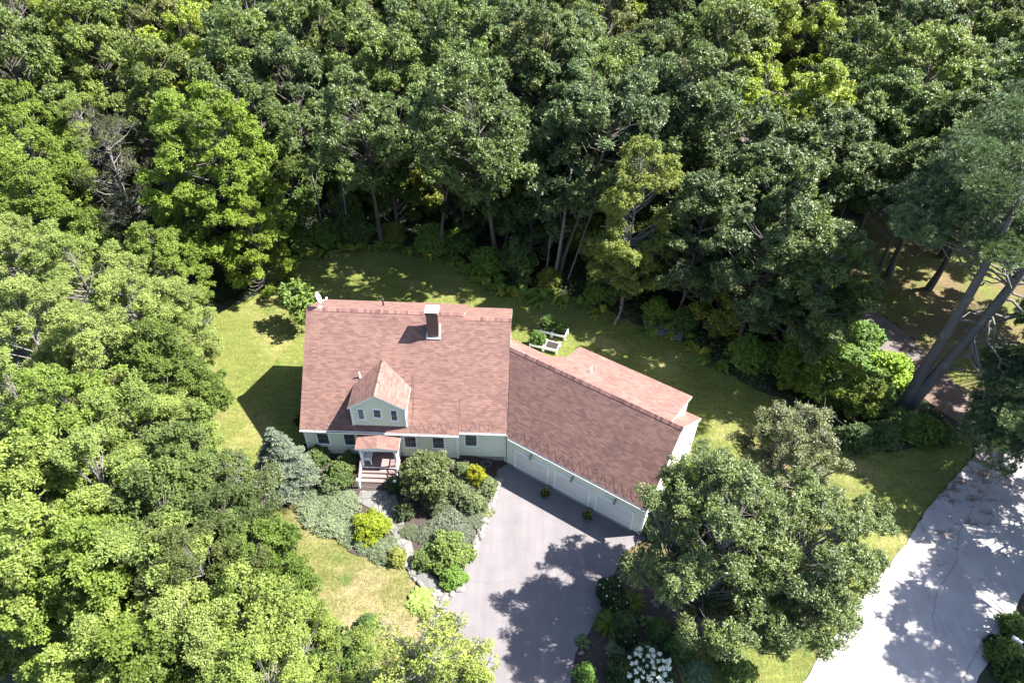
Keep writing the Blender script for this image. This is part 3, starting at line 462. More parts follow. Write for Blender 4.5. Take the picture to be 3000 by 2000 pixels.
['oak2', 36.23, 48.09, 1.04, 0.38, (0.114, 0.163, 0.037), 'mid green oak, tenth from left in the fourth row of the back wood', 'tree', 'oaks of the back wood', None],
['oak1', 57.83, 50.54, 1.0, 3.94, (0.075, 0.114, 0.04), 'bluish green oak, eleventh from left in the fourth row of the back wood', 'tree', 'oaks of the back wood', None],
['oak4', 65.64, 48.0, 0.87, 0.25, (0.076, 0.117, 0.041), 'bluish green oak, twelfth from left in the fourth row of the back wood', 'tree', 'oaks of the back wood', None],
['oak2', 73.23, 50.43, 0.88, 1.14, (0.078, 0.118, 0.042), 'bluish green oak, thirteenth from left in the fourth row of the back wood', 'tree', 'oaks of the back wood', None],
['oak4', 81.08, 49.75, 0.85, 5.48, (0.088, 0.126, 0.034), 'dark green oak, fourteenth from left in the fourth row of the back wood', 'tree', 'oaks of the back wood', None],
['oak4', -59.05, 53.7, 0.91, 1.9, (0.086, 0.123, 0.028), 'mid green oak, first from left in the fifth row of the back wood', 'tree', 'oaks of the back wood', None],
['oak1', -51.26, 54.64, 0.99, 3.63, (0.108, 0.142, 0.031), 'fresh green oak, second from left in the fifth row of the back wood', 'tree', 'oaks of the back wood', None],
['oak2', -41.88, 57.03, 0.86, 0.75, (0.183, 0.229, 0.024), 'bright yellow green oak, third from left in the fifth row of the back wood', 'tree', 'oaks of the back wood', None],
['oak1', -37.25, 53.82, 0.96, 0.09, (0.19, 0.238, 0.025), 'bright yellow green oak, fourth from left in the fifth row of the back wood', 'tree', 'oaks of the back wood', None],
['oak4', -27.7, 55.08, 1.1, 2.99, (0.124, 0.162, 0.035), 'fresh green oak, fifth from left in the fifth row of the back wood', 'tree', 'oaks of the back wood', None],
['oak4', -21.5, 55.7, 0.97, 5.63, (0.077, 0.11, 0.025), 'mid green oak, sixth from left in the fifth row of the back wood', 'tree', 'oaks of the back wood', None],
['oak1', -12.6, 56.52, 1.02, 0.76, (0.071, 0.108, 0.038), 'bluish green oak, seventh from left in the fifth row of the back wood', 'tree', 'oaks of the back wood', None],
['oak1', -6.79, 56.5, 0.88, 0.11, (0.09, 0.099, 0.032), 'olive green oak, eighth from left in the fifth row of the back wood', 'tree', 'oaks of the back wood', None],
['oak4', 1.87, 54.81, 1.04, 5.8, (0.104, 0.137, 0.029), 'fresh green oak, ninth from left in the fifth row of the back wood', 'tree', 'oaks of the back wood', None],
['oak4', 8.63, 54.36, 1.06, 4.58, (0.106, 0.152, 0.034), 'mid green oak, tenth from left in the fifth row of the back wood', 'tree', 'oaks of the back wood', None],
['oak4', 15.63, 56.65, 0.97, 4.2, (0.082, 0.119, 0.032), 'dark green oak, eleventh from left in the fifth row of the back wood', 'tree', 'oaks of the back wood', None],
['oak1', 23.87, 54.9, 1.03, 0.07, (0.134, 0.148, 0.047), 'olive green oak, twelfth from left in the fifth row of the back wood', 'tree', 'oaks of the back wood', None],
['oak2', 32.79, 54.3, 0.87, 1.95, (0.083, 0.12, 0.033), 'dark green oak, thirteenth from left in the fifth row of the back wood', 'tree', 'oaks of the back wood', None],
['oak1', 41.31, 57.04, 1.0, 1.99, (0.154, 0.193, 0.021), 'bright yellow green oak, fourteenth from left in the fifth row of the back wood', 'tree', 'oaks of the back wood', None],
['oak1', 61.86, 54.15, 1.02, 0.91, (0.124, 0.137, 0.044), 'olive green oak, fifteenth from left in the fifth row of the back wood', 'tree', 'oaks of the back wood', None],
['oak4', 71.66, 56.82, 0.89, 5.04, (0.111, 0.145, 0.031), 'fresh green oak, sixteenth from left in the fifth row of the back wood', 'tree', 'oaks of the back wood', None],
['oak1', 79.92, 55.09, 1.09, 4.93, (0.107, 0.154, 0.035), 'mid green oak, seventeenth from left in the fifth row of the back wood', 'tree', 'oaks of the back wood', None],
['oak1', -62.09, 60.02, 1.01, 4.09, (0.107, 0.14, 0.03), 'fresh green oak, first from left in the sixth row of the back wood', 'tree', 'oaks of the back wood', None],
['oak2', -53.1, 60.64, 1.03, 0.1, (0.192, 0.24, 0.025), 'bright yellow green oak, second from left in the sixth row of the back wood', 'tree', 'oaks of the back wood', None],
['oak2', -47.16, 62.84, 0.96, 5.58, (0.11, 0.157, 0.035), 'mid green oak, third from left in the sixth row of the back wood', 'tree', 'oaks of the back wood', None],
['oak2', -30.64, 62.28, 1.04, 1.47, (0.129, 0.169, 0.036), 'fresh green oak, fourth from left in the sixth row of the back wood', 'tree', 'oaks of the back wood', None],
['oak3', -24.78, 62.48, 0.92, 2.65, (0.103, 0.148, 0.033), 'mid green oak, fifth from left in the sixth row of the back wood', 'tree', 'oaks of the back wood', None],
['oak1', -16.79, 61.08, 0.92, 0.88, (0.084, 0.129, 0.045), 'bluish green oak, sixth from left in the sixth row of the back wood', 'tree', 'oaks of the back wood', None],
['oak2', -8.21, 62.02, 0.92, 5.35, (0.138, 0.153, 0.049), 'olive green oak, seventh from left in the sixth row of the back wood', 'tree', 'oaks of the back wood', None],
['oak1', -0.36, 63.09, 0.94, 0.53, (0.129, 0.169, 0.036), 'fresh green oak, eighth from left in the sixth row of the back wood', 'tree', 'oaks of the back wood', None],
['oak2', 8.02, 60.69, 1.05, 4.54, (0.084, 0.128, 0.045), 'bluish green oak, ninth from left in the sixth row of the back wood', 'tree', 'oaks of the back wood', None],
['oak1', 24.73, 62.93, 1.02, 2.92, (0.166, 0.209, 0.022), 'bright yellow green oak, tenth from left in the sixth row of the back wood', 'tree', 'oaks of the back wood', None],
['oak1', 33.8, 61.64, 1.05, 2.89, (0.068, 0.099, 0.027), 'dark green oak, eleventh from left in the sixth row of the back wood', 'tree', 'oaks of the back wood', None],
['oak1', 38.24, 61.96, 0.91, 3.64, (0.108, 0.155, 0.035), 'mid green oak, twelfth from left in the sixth row of the back wood', 'tree', 'oaks of the back wood', None],
['oak2', 49.08, 60.3, 0.93, 3.18, (0.216, 0.272, 0.029), 'bright yellow green oak, thirteenth from left in the sixth row of the back wood', 'tree', 'oaks of the back wood', None],
['oak1', 55.3, 61.79, 0.9, 4.4, (0.067, 0.096, 0.026), 'dark green oak, fourteenth from left in the sixth row of the back wood', 'tree', 'oaks of the back wood', None],
['oak1', 62.21, 61.85, 1.04, 5.38, (0.098, 0.14, 0.031), 'mid green oak, fifteenth from left in the sixth row of the back wood', 'tree', 'oaks of the back wood', None],
['oak1', 70.09, 61.74, 0.94, 0.67, (0.114, 0.163, 0.037), 'mid green oak, sixteenth from left in the sixth row of the back wood', 'tree', 'oaks of the back wood', None],
['oak2', 81.07, 60.69, 0.93, 0.19, (0.083, 0.127, 0.045), 'bluish green oak, seventeenth from left in the sixth row of the back wood', 'tree', 'oaks of the back wood', None],
['oak1', 88.15, 63.49, 0.86, 6.22, (0.1, 0.143, 0.032), 'mid green oak, eighteenth from left in the sixth row of the back wood', 'tree', 'oaks of the back wood', None],
['oak2', -69.76, 67.4, 0.9, 5.81, (0.182, 0.228, 0.024), 'bright yellow green oak, first from left in the seventh row of the back wood', 'tree', 'oaks of the back wood', None],
['oak1', -60.89, 67.99, 1.04, 5.14, (0.076, 0.11, 0.025), 'mid green oak, second from left in the seventh row of the back wood', 'tree', 'oaks of the back wood', None],
['oak1', -54.41, 69.22, 0.93, 6.25, (0.162, 0.203, 0.021), 'bright yellow green oak, third from left in the seventh row of the back wood', 'tree', 'oaks of the back wood', None],
['oak1', -46.48, 68.64, 0.99, 5.47, (0.092, 0.121, 0.026), 'fresh green oak, fourth from left in the seventh row of the back wood', 'tree', 'oaks of the back wood', None],
['oak1', -38.13, 69.63, 1.07, 4.02, (0.144, 0.189, 0.041), 'fresh green oak, fifth from left in the seventh row of the back wood', 'tree', 'oaks of the back wood', None],
['oak1', -28.99, 68.59, 0.91, 3.54, (0.123, 0.136, 0.043), 'olive green oak, sixth from left in the seventh row of the back wood', 'tree', 'oaks of the back wood', None],
['oak4', -21.77, 68.12, 0.98, 1.15, (0.089, 0.136, 0.048), 'bluish green oak, seventh from left in the seventh row of the back wood', 'tree', 'oaks of the back wood', None],
['oak2', -13.31, 68.98, 1.1, 1.39, (0.111, 0.146, 0.031), 'fresh green oak, eighth from left in the seventh row of the back wood', 'tree', 'oaks of the back wood', None],
['oak3', -5.4, 66.7, 0.86, 3.47, (0.069, 0.099, 0.027), 'dark green oak, ninth from left in the seventh row of the back wood', 'tree', 'oaks of the back wood', None],
['oak3', 2.91, 67.46, 1.05, 4.46, (0.093, 0.134, 0.036), 'dark green oak, tenth from left in the seventh row of the back wood', 'tree', 'oaks of the back wood', None],
['oak1', 12.21, 68.26, 0.88, 2.0, (0.09, 0.138, 0.049), 'bluish green oak, eleventh from left in the seventh row of the back wood', 'tree', 'oaks of the back wood', None],
['oak4', 18.67, 67.0, 0.92, 3.71, (0.066, 0.096, 0.026), 'dark green oak, twelfth from left in the seventh row of the back wood', 'tree', 'oaks of the back wood', None],
['oak3', 34.01, 66.76, 0.94, 2.45, (0.096, 0.126, 0.027), 'fresh green oak, thirteenth from left in the seventh row of the back wood', 'tree', 'oaks of the back wood', None],
['oak1', 40.81, 69.25, 0.91, 0.9, (0.112, 0.147, 0.032), 'fresh green oak, fourteenth from left in the seventh row of the back wood', 'tree', 'oaks of the back wood', None],
['oak4', 50.58, 66.81, 1.08, 5.02, (0.086, 0.095, 0.03), 'olive green oak, fifteenth from left in the seventh row of the back wood', 'tree', 'oaks of the back wood', None],
['oak1', 58.11, 70.03, 1.08, 5.44, (0.09, 0.129, 0.035), 'dark green oak, sixteenth from left in the seventh row of the back wood', 'tree', 'oaks of the back wood', None],
['oak1', 67.01, 70.2, 1.09, 5.81, (0.093, 0.102, 0.033), 'olive green oak, seventeenth from left in the seventh row of the back wood', 'tree', 'oaks of the back wood', None],
['oak1', 75.2, 67.31, 0.96, 2.13, (0.073, 0.105, 0.024), 'mid green oak, eighteenth from left in the seventh row of the back wood', 'tree', 'oaks of the back wood', None],
['oak4', 82.89, 70.06, 0.94, 2.08, (0.117, 0.154, 0.033), 'fresh green oak, nineteenth from left in the seventh row of the back wood', 'tree', 'oaks of the back wood', None],
['oak1', 90.46, 69.45, 0.99, 0.91, (0.1, 0.132, 0.028), 'fresh green oak, twentieth from left in the seventh row of the back wood', 'tree', 'oaks of the back wood', None],
['oak1', -64.81, 73.96, 0.91, 0.16, (0.163, 0.204, 0.022), 'bright yellow green oak, first from left in the farthest rows of the back wood', 'tree', 'oaks of the back wood', None],
['oak2', -46.4, 73.79, 0.92, 0.69, (0.107, 0.141, 0.03), 'fresh green oak, second from left in the farthest rows of the back wood', 'tree', 'oaks of the back wood', None],
['oak2', -38.67, 74.68, 1.09, 0.36, (0.117, 0.154, 0.033), 'fresh green oak, third from left in the farthest rows of the back wood', 'tree', 'oaks of the back wood', None],
['oak2', -30.18, 75.47, 0.99, 5.25, (0.121, 0.134, 0.043), 'olive green oak, fourth from left in the farthest rows of the back wood', 'tree', 'oaks of the back wood', None],
['oak3', -22.86, 76.95, 0.96, 1.64, (0.087, 0.125, 0.034), 'dark green oak, fifth from left in the farthest rows of the back wood', 'tree', 'oaks of the back wood', None],
['oak1', -13.57, 76.25, 0.92, 5.63, (0.083, 0.119, 0.027), 'mid green oak, sixth from left in the farthest rows of the back wood', 'tree', 'oaks of the back wood', None],
['oak3', -3.88, 75.46, 0.89, 4.02, (0.086, 0.124, 0.034), 'dark green oak, seventh from left in the farthest rows of the back wood', 'tree', 'oaks of the back wood', None],
['oak2', 1.34, 80.66, 0.89, 0.01, (0.095, 0.136, 0.031), 'mid green oak, eighth from left in the farthest rows of the back wood', 'tree', 'oaks of the back wood', None],
['oak2', 3.33, 74.97, 0.94, 0.25, (0.12, 0.158, 0.034), 'fresh green oak, ninth from left in the farthest rows of the back wood', 'tree', 'oaks of the back wood', None],
['oak2', 8.68, 81.49, 0.88, 1.13, (0.085, 0.121, 0.027), 'mid green oak, tenth from left in the farthest rows of the back wood', 'tree', 'oaks of the back wood', None],
['oak2', 10.9, 73.55, 1.0, 5.21, (0.13, 0.171, 0.037), 'fresh green oak, eleventh from left in the farthest rows of the back wood', 'tree', 'oaks of the back wood', None],
['oak3', 18.0, 75.68, 0.89, 0.86, (0.124, 0.137, 0.044), 'olive green oak, twelfth from left in the farthest rows of the back wood', 'tree', 'oaks of the back wood', None],
['oak2', 19.54, 83.33, 1.0, 1.27, (0.078, 0.119, 0.042), 'bluish green oak, thirteenth from left in the farthest rows of the back wood', 'tree', 'oaks of the back wood', None],
['oak1', 26.87, 82.28, 1.06, 5.75, (0.086, 0.124, 0.034), 'dark green oak, fourteenth from left in the farthest rows of the back wood', 'tree', 'oaks of the back wood', None],
['oak3', 27.99, 75.77, 1.06, 5.43, (0.068, 0.104, 0.037), 'bluish green oak, fifteenth from left in the farthest rows of the back wood', 'tree', 'oaks of the back wood', None],
['oak1', 33.98, 73.5, 0.88, 4.18, (0.056, 0.086, 0.03), 'bluish green oak, sixteenth from left in the farthest rows of the back wood', 'tree', 'oaks of the back wood', None],
['oak3', 36.8, 82.17, 0.86, 4.41, (0.098, 0.14, 0.031), 'mid green oak, seventeenth from left in the farthest rows of the back wood', 'tree', 'oaks of the back wood', None],
['oak3', 44.32, 83.76, 0.98, 2.8, (0.139, 0.182, 0.039), 'fresh green oak, eighteenth from left in the farthest rows of the back wood', 'tree', 'oaks of the back wood', None],
['oak4', 43.54, 74.94, 0.91, 5.21, (0.097, 0.128, 0.027), 'fresh green oak, nineteenth from left in the farthest rows of the back wood', 'tree', 'oaks of the back wood', None],
['oak1', 52.99, 80.34, 0.99, 5.64, (0.207, 0.26, 0.028), 'bright yellow green oak, twentieth from left in the farthest rows of the back wood', 'tree', 'oaks of the back wood', None],
['oak4', 52.61, 73.86, 0.97, 3.22, (0.059, 0.091, 0.032), 'bluish green oak, twenty-first from left in the farthest rows of the back wood', 'tree', 'oaks of the back wood', None],
['oak1', 58.91, 82.96, 0.91, 0.56, (0.12, 0.158, 0.034), 'fresh green oak, twenty-second from left in the farthest rows of the back wood', 'tree', 'oaks of the back wood', None],
['oak3', 63.46, 87.65, 0.91, 5.13, (0.062, 0.094, 0.033), 'bluish green oak, twenty-third from left in the farthest rows of the back wood', 'tree', 'oaks of the back wood', None],
['oak4', 70.33, 87.33, 1.03, 1.64, (0.063, 0.09, 0.025), 'dark green oak, twenty-fourth from left in the farthest rows of the back wood', 'tree', 'oaks of the back wood', None],
['oak1', 69.61, 81.46, 0.98, 4.41, (0.126, 0.166, 0.036), 'fresh green oak, twenty-fifth from left in the farthest rows of the back wood', 'tree', 'oaks of the back wood', None],
['oak4', 73.47, 75.48, 0.89, 1.71, (0.091, 0.131, 0.036), 'dark green oak, twenty-sixth from left in the farthest rows of the back wood', 'tree', 'oaks of the back wood', None],
['oak3', 80.32, 90.85, 0.88, 0.76, (0.099, 0.141, 0.032), 'mid green oak, twenty-seventh from left in the farthest rows of the back wood', 'tree', 'oaks of the back wood', None],
['oak2', 77.25, 81.14, 1.07, 0.92, (0.114, 0.126, 0.04), 'olive green oak, twenty-eighth from left in the farthest rows of the back wood', 'tree', 'oaks of the back wood', None],
['oak2', 87.24, 89.09, 1.09, 0.12, (0.082, 0.125, 0.044), 'bluish green oak, twenty-ninth from left in the farthest rows of the back wood', 'tree', 'oaks of the back wood', None],
['oak2', 81.7, 75.63, 1.06, 3.3, (0.08, 0.122, 0.043), 'bluish green oak, thirtieth from left in the farthest rows of the back wood', 'tree', 'oaks of the back wood', None],
['oak3', 87.23, 82.78, 0.93, 1.51, (0.115, 0.164, 0.037), 'mid green oak, thirty-first from left in the farthest rows of the back wood', 'tree', 'oaks of the back wood', None],
['oak2', 95.31, 89.11, 1.05, 5.73, (0.092, 0.132, 0.029), 'mid green oak, thirty-second from left in the farthest rows of the back wood', 'tree', 'oaks of the back wood', None],
['oak1', 89.59, 76.75, 0.93, 0.92, (0.138, 0.181, 0.039), 'fresh green oak, thirty-third from left in the farthest rows of the back wood', 'tree', 'oaks of the back wood', None],
['oak1', 96.97, 81.97, 1.02, 0.07, (0.068, 0.104, 0.037), 'bluish green oak, thirty-fourth from left in the farthest rows of the back wood', 'tree', 'oaks of the back wood', None],
['maple2', -30, 26, 1.05, 0.68, (0.125, 0.18, 0.03), 'green maple, first of the trees behind the dying grey tree', 'tree', 'trees of the left wood', None],
['maple2', -37, 27, 1.05, 1.18, (0.125, 0.18, 0.03), 'green maple, second of the trees behind the dying grey tree', 'tree', 'trees of the left wood', None],
['maple2', -35, 20, 1.05, 2.04, (0.125, 0.18, 0.03), 'green maple, third of the trees behind the dying grey tree', 'tree', 'trees of the left wood', None],
['maple2', -43, 24, 1.05, 1.26, (0.125, 0.18, 0.03), 'green maple, fourth of the trees behind the dying grey tree', 'tree', 'trees of the left wood', None],
['wild', -7.07, 25.75, 0.95, 1.42, (0.085, 0.15, 0.03), 'leafy wild shrub, first from the left along the edge of the wood', 'shrub', 'shrubs along the edge of the wood', None],
['wild', -4.72, 27.09, 0.88, 2.49, (0.12, 0.2, 0.034), 'leafy wild shrub, second from the left along the edge of the wood', 'shrub', 'shrubs along the edge of the wood', None],
['wild', -1.7, 27.68, 1.05, 2.85, (0.07, 0.12, 0.036), 'leafy wild shrub, third from the left along the edge of the wood', 'shrub', 'shrubs along the edge of the wood', None],
['wild', 1.92, 27.5, 0.76, 6.16, (0.15, 0.17, 0.03), 'leafy wild shrub, fourth from the left along the edge of the wood', 'shrub', 'shrubs along the edge of the wood', None],
['wild', 6.05, 26.56, 1.04, 0.25, (0.13, 0.21, 0.04), 'leafy wild shrub, fifth from the left along the edge of the wood', 'shrub', 'shrubs along the edge of the wood', None],
['wild', 8.73, 26.34, 1.01, 3.9, (0.085, 0.15, 0.03), 'leafy wild shrub, sixth from the left along the edge of the wood', 'shrub', 'shrubs along the edge of the wood', None],
['wild', 11.57, 23.1, 1.03, 3.92, (0.12, 0.2, 0.034), 'leafy wild shrub, seventh from the left along the edge of the wood', 'shrub', 'shrubs along the edge of the wood', None],
['under', 14.6, 21.49, 0.75, 5.06, (0.07, 0.12, 0.036), 'young tree, eighth from the left along the edge of the wood', 'tree', 'shrubs along the edge of the wood', None],
['wild', 17.53, 20.97, 0.76, 0.63, (0.15, 0.17, 0.03), 'leafy wild shrub, ninth from the left along the edge of the wood', 'shrub', 'shrubs along the edge of the wood', None],
['wild', 22.02, 19.52, 0.79, 0.09, (0.13, 0.21, 0.04), 'leafy wild shrub, tenth from the left along the edge of the wood', 'shrub', 'shrubs along the edge of the wood', None],
['under', 23.59, 18.62, 0.66, 0.25, (0.085, 0.15, 0.03), 'young tree, eleventh from the left along the edge of the wood', 'tree', 'shrubs along the edge of the wood', None],
['wild', 27.08, 17.2, 0.78, 2.18, (0.12, 0.2, 0.034), 'leafy wild shrub, twelfth from the left along the edge of the wood', 'shrub', 'shrubs along the edge of the wood', None],
['wild', 29.26, 15.77, 0.8, 0.38, (0.07, 0.12, 0.036), 'leafy wild shrub, thirteenth from the left along the edge of the wood', 'shrub', 'shrubs along the edge of the wood', None],
['under', 32.15, 14.42, 0.83, 5.78, (0.15, 0.17, 0.03), 'young tree, fourteenth from the left along the edge of the wood', 'tree', 'shrubs along the edge of the wood', None],
['wild', 33.9, 11.66, 1.02, 0.53, (0.13, 0.21, 0.04), 'leafy wild shrub, fifteenth from the left along the edge of the wood', 'shrub', 'shrubs along the edge of the wood', None],
['wild', 36.03, 11.22, 0.93, 5.85, (0.085, 0.15, 0.03), 'leafy wild shrub, sixteenth from the left along the edge of the wood', 'shrub', 'shrubs along the edge of the wood', None],
['under', 36.86, 8.62, 0.71, 3.21, (0.11, 0.15, 0.022), 'young tree, seventeenth from the left along the edge of the wood', 'tree', 'shrubs along the edge of the wood', None],
['wild', 39.4, 8.75, 1.02, 5.75, (0.055, 0.095, 0.028), 'leafy wild shrub, eighteenth from the left along the edge of the wood', 'shrub', 'shrubs along the edge of the wood', None],
['wild', 41.96, 13.79, 0.92, 1.72, (0.08, 0.13, 0.022), 'leafy wild shrub, nineteenth from the left along the edge of the wood', 'shrub', 'shrubs along the edge of the wood', None],
['under', 42.24, 19.53, 0.78, 4.65, (0.11, 0.15, 0.022), 'young tree, twentieth from the left along the edge of the wood', 'tree', 'shrubs along the edge of the wood', None],
['wild', 41.83, 9.47, 0.84, 2.85, (0.055, 0.095, 0.028), 'leafy wild shrub, twenty-first from the left along the edge of the wood', 'shrub', 'shrubs along the edge of the wood', None],
['wild', 43.28, 8.57, 0.96, 1.39, (0.08, 0.13, 0.022), 'leafy wild shrub, twenty-second from the left along the edge of the wood', 'shrub', 'shrubs along the edge of the wood', None],
['under', 41.1, 6.12, 0.69, 3.45, (0.11, 0.15, 0.022), 'young tree, twenty-third from the left along the edge of the wood', 'tree', 'shrubs along the edge of the wood', None],
['wild', 43.28, 4.67, 0.86, 5.6, (0.055, 0.095, 0.028), 'leafy wild shrub, twenty-fourth from the left along the edge of the wood', 'shrub', 'shrubs along the edge of the wood', None],
['wild', 45.37, 4.13, 0.84, 3.0, (0.08, 0.13, 0.022), 'leafy wild shrub, twenty-fifth from the left along the edge of the wood', 'shrub', 'shrubs along the edge of the wood', None],
['under', 39.32, 6.95, 0.8, 0.19, (0.11, 0.15, 0.022), 'young tree, last from the left along the edge of the wood', 'tree', 'shrubs along the edge of the wood', None],
['under', -8.31, 31.01, 0.93, 1.19, (0.085, 0.15, 0.03), 'shaded understorey tree, first from the left just inside the back wood', 'tree', 'understorey trees inside the back wood', None],
['under', -6.65, 33.69, 1.02, 6.09, (0.07, 0.12, 0.036), 'shaded understorey tree, second from the left just inside the back wood', 'tree', 'understorey trees inside the back wood', None],
['under', -2.96, 33.93, 0.96, 5.8, (0.13, 0.21, 0.04), 'shaded understorey tree, third from the left just inside the back wood', 'tree', 'understorey trees inside the back wood', None],
['under', 0.89, 33.3, 0.86, 5.98, (0.12, 0.2, 0.034), 'shaded understorey tree, fourth from the left just inside the back wood', 'tree', 'understorey trees inside the back wood', None],
['under', 4.68, 32.68, 0.93, 2.04, (0.15, 0.17, 0.03), 'shaded understorey tree, fifth from the left just inside the back wood', 'tree', 'understorey trees inside the back wood', None],
['under', 9.34, 32.13, 0.91, 5.52, (0.085, 0.15, 0.03), 'shaded understorey tree, sixth from the left just inside the back wood', 'tree', 'understorey trees inside the back wood', None],
['under', 13.12, 29.1, 0.89, 0.36, (0.07, 0.12, 0.036), 'shaded understorey tree, seventh from the left just inside the back wood', 'tree', 'understorey trees inside the back wood', None],
['under', 16.24, 27.73, 0.81, 3.46, (0.13, 0.21, 0.04), 'shaded understorey tree, eighth from the left just inside the back wood', 'tree', 'understorey trees inside the back wood', None],
['under', 19.29, 27.16, 1.04, 2.19, (0.12, 0.2, 0.034), 'shaded understorey tree, ninth from the left just inside the back wood', 'tree', 'understorey trees inside the back wood', None],
['under', 22.65, 25.14, 1.06, 3.25, (0.15, 0.17, 0.03), 'shaded understorey tree, tenth from the left just inside the back wood', 'tree', 'understorey trees inside the back wood', None],
['under', 25.86, 23.21, 1.13, 2.22, (0.085, 0.15, 0.03), 'shaded understorey tree, eleventh from the left just inside the back wood', 'tree', 'understorey trees inside the back wood', None],
['under', 29.12, 22.71, 1.11, 3.27, (0.07, 0.12, 0.036), 'shaded understorey tree, twelfth from the left just inside the back wood', 'tree', 'understorey trees inside the back wood', None],
['under', 32.35, 22.22, 1.2, 4.26, (0.13, 0.21, 0.04), 'shaded understorey tree, thirteenth from the left just inside the back wood', 'tree', 'understorey trees inside the back wood', None],
['under', 35.26, 20.41, 1.17, 2.62, (0.12, 0.2, 0.034), 'shaded understorey tree, fourteenth from the left just inside the back wood', 'tree', 'understorey trees inside the back wood', None],
['under', 37.91, 18.04, 1.07, 0.88, (0.15, 0.17, 0.03), 'shaded understorey tree, fifteenth from the left just inside the back wood', 'tree', 'understorey trees inside the back wood', None],
['under', 39.71, 14.63, 0.88, 3.84, (0.085, 0.15, 0.03), 'shaded understorey tree, sixteenth from the left just inside the back wood', 'tree', 'understorey trees inside the back wood', None],
['fern', -6.36, 23.71, 1.19, 5.27, (0.13, 0.2, 0.03), 'fern clump, first from the left along the shaded lawn edge', 'fern', 'ferns along the shaded lawn edge', None],
['fern', -5.32, 24.74, 1.07, 5.38, (0.19, 0.2, 0.03), 'fern clump, second from the left along the shaded lawn edge', 'fern', 'ferns along the shaded lawn edge', None],
['fern', -4.12, 25.19, 1.65, 6.25, (0.11, 0.18, 0.03), 'fern clump, third from the left along the shaded lawn edge', 'fern', 'ferns along the shaded lawn edge', None],
['fern', -2.9, 25.57, 1.19, 3.96, (0.13, 0.2, 0.03), 'fern clump, fourth from the left along the shaded lawn edge', 'fern', 'ferns along the shaded lawn edge', None],
['fern', -1.55, 25.35, 1.44, 4.42, (0.19, 0.2, 0.03), 'fern clump, fifth from the left along the shaded lawn edge', 'fern', 'ferns along the shaded lawn edge', None],
['fern', -0.42, 26.34, 1.29, 0.65, (0.11, 0.18, 0.03), 'fern clump, sixth from the left along the shaded lawn edge', 'fern', 'ferns along the shaded lawn edge', None],
['fern', 0.94, 26.11, 1.29, 3.45, (0.13, 0.2, 0.03), 'fern clump, seventh from the left along the shaded lawn edge', 'fern', 'ferns along the shaded lawn edge', None],
['fern', 1.94, 26.72, 1.08, 2.5, (0.19, 0.2, 0.03), 'fern clump, eighth from the left along the shaded lawn edge', 'fern', 'ferns along the shaded lawn edge', None],
['fern', 3.15, 25.94, 1.7, 0.94, (0.11, 0.18, 0.03), 'fern clump, ninth from the left along the shaded lawn edge', 'fern', 'ferns along the shaded lawn edge', None],
['fern', 4.28, 25.7, 1.59, 1.75, (0.13, 0.2, 0.03), 'fern clump, tenth from the left along the shaded lawn edge', 'fern', 'ferns along the shaded lawn edge', None],
['fern', 5.65, 25.18, 1.43, 0.7, (0.19, 0.2, 0.03), 'fern clump, eleventh from the left along the shaded lawn edge', 'fern', 'ferns along the shaded lawn edge', None],
['fern', 6.76, 24.95, 1.6, 4.35, (0.11, 0.18, 0.03), 'fern clump, twelfth from the left along the shaded lawn edge', 'fern', 'ferns along the shaded lawn edge', None],
['fern', 8.13, 24.07, 1.2, 2.21, (0.13, 0.2, 0.03), 'fern clump, thirteenth from the left along the shaded lawn edge', 'fern', 'ferns along the shaded lawn edge', None],
['fern', 9.16, 23.04, 1.25, 3.3, (0.19, 0.2, 0.03), 'fern clump, fourteenth from the left along the shaded lawn edge', 'fern', 'ferns along the shaded lawn edge', None],
['fern', 9.9, 22.23, 1.42, 4.07, (0.11, 0.18, 0.03), 'fern clump, fifteenth from the left along the shaded lawn edge', 'fern', 'ferns along the shaded lawn edge', None],
['fern', 10.69, 21.16, 1.0, 4.68, (0.13, 0.2, 0.03), 'fern clump, sixteenth from the left along the shaded lawn edge', 'fern', 'ferns along the shaded lawn edge', None],
['fern', 11.48, 21.76, 1.69, 2.39, (0.19, 0.2, 0.03), 'fern clump, seventeenth from the left along the shaded lawn edge', 'fern', 'ferns along the shaded lawn edge', None],
['fern', 11.77, 20.27, 1.21, 3.37, (0.11, 0.18, 0.03), 'fern clump, eighteenth from the left along the shaded lawn edge', 'fern', 'ferns along the shaded lawn edge', None],
['fern', 12.57, 20.79, 1.56, 2.74, (0.13, 0.2, 0.03), 'fern clump, nineteenth from the left along the shaded lawn edge', 'fern', 'ferns along the shaded lawn edge', None],
['fern', 13.65, 19.51, 1.26, 1.46, (0.19, 0.2, 0.03), 'fern clump, twentieth from the left along the shaded lawn edge', 'fern', 'ferns along the shaded lawn edge', None],
['fern', 14.23, 20.54, 1.58, 2.07, (0.11, 0.18, 0.03), 'fern clump, twenty-first from the left along the shaded lawn edge', 'fern', 'ferns along the shaded lawn edge', None],
['fern', 15.28, 19.27, 1.68, 3.82, (0.13, 0.2, 0.03), 'fern clump, twenty-second from the left along the shaded lawn edge', 'fern', 'ferns along the shaded lawn edge', None],
['fern', 16.09, 19.85, 1.17, 2.05, (0.19, 0.2, 0.03), 'fern clump, twenty-third from the left along the shaded lawn edge', 'fern', 'ferns along the shaded lawn edge', None],
['fern', 17.1, 18.85, 1.68, 5.6, (0.11, 0.18, 0.03), 'fern clump, twenty-fourth from the left along the shaded lawn edge', 'fern', 'ferns along the shaded lawn edge', None],
['fern', 18.12, 19.43, 1.67, 0.16, (0.13, 0.2, 0.03), 'fern clump, twenty-fifth from the left along the shaded lawn edge', 'fern', 'ferns along the shaded lawn edge', None],
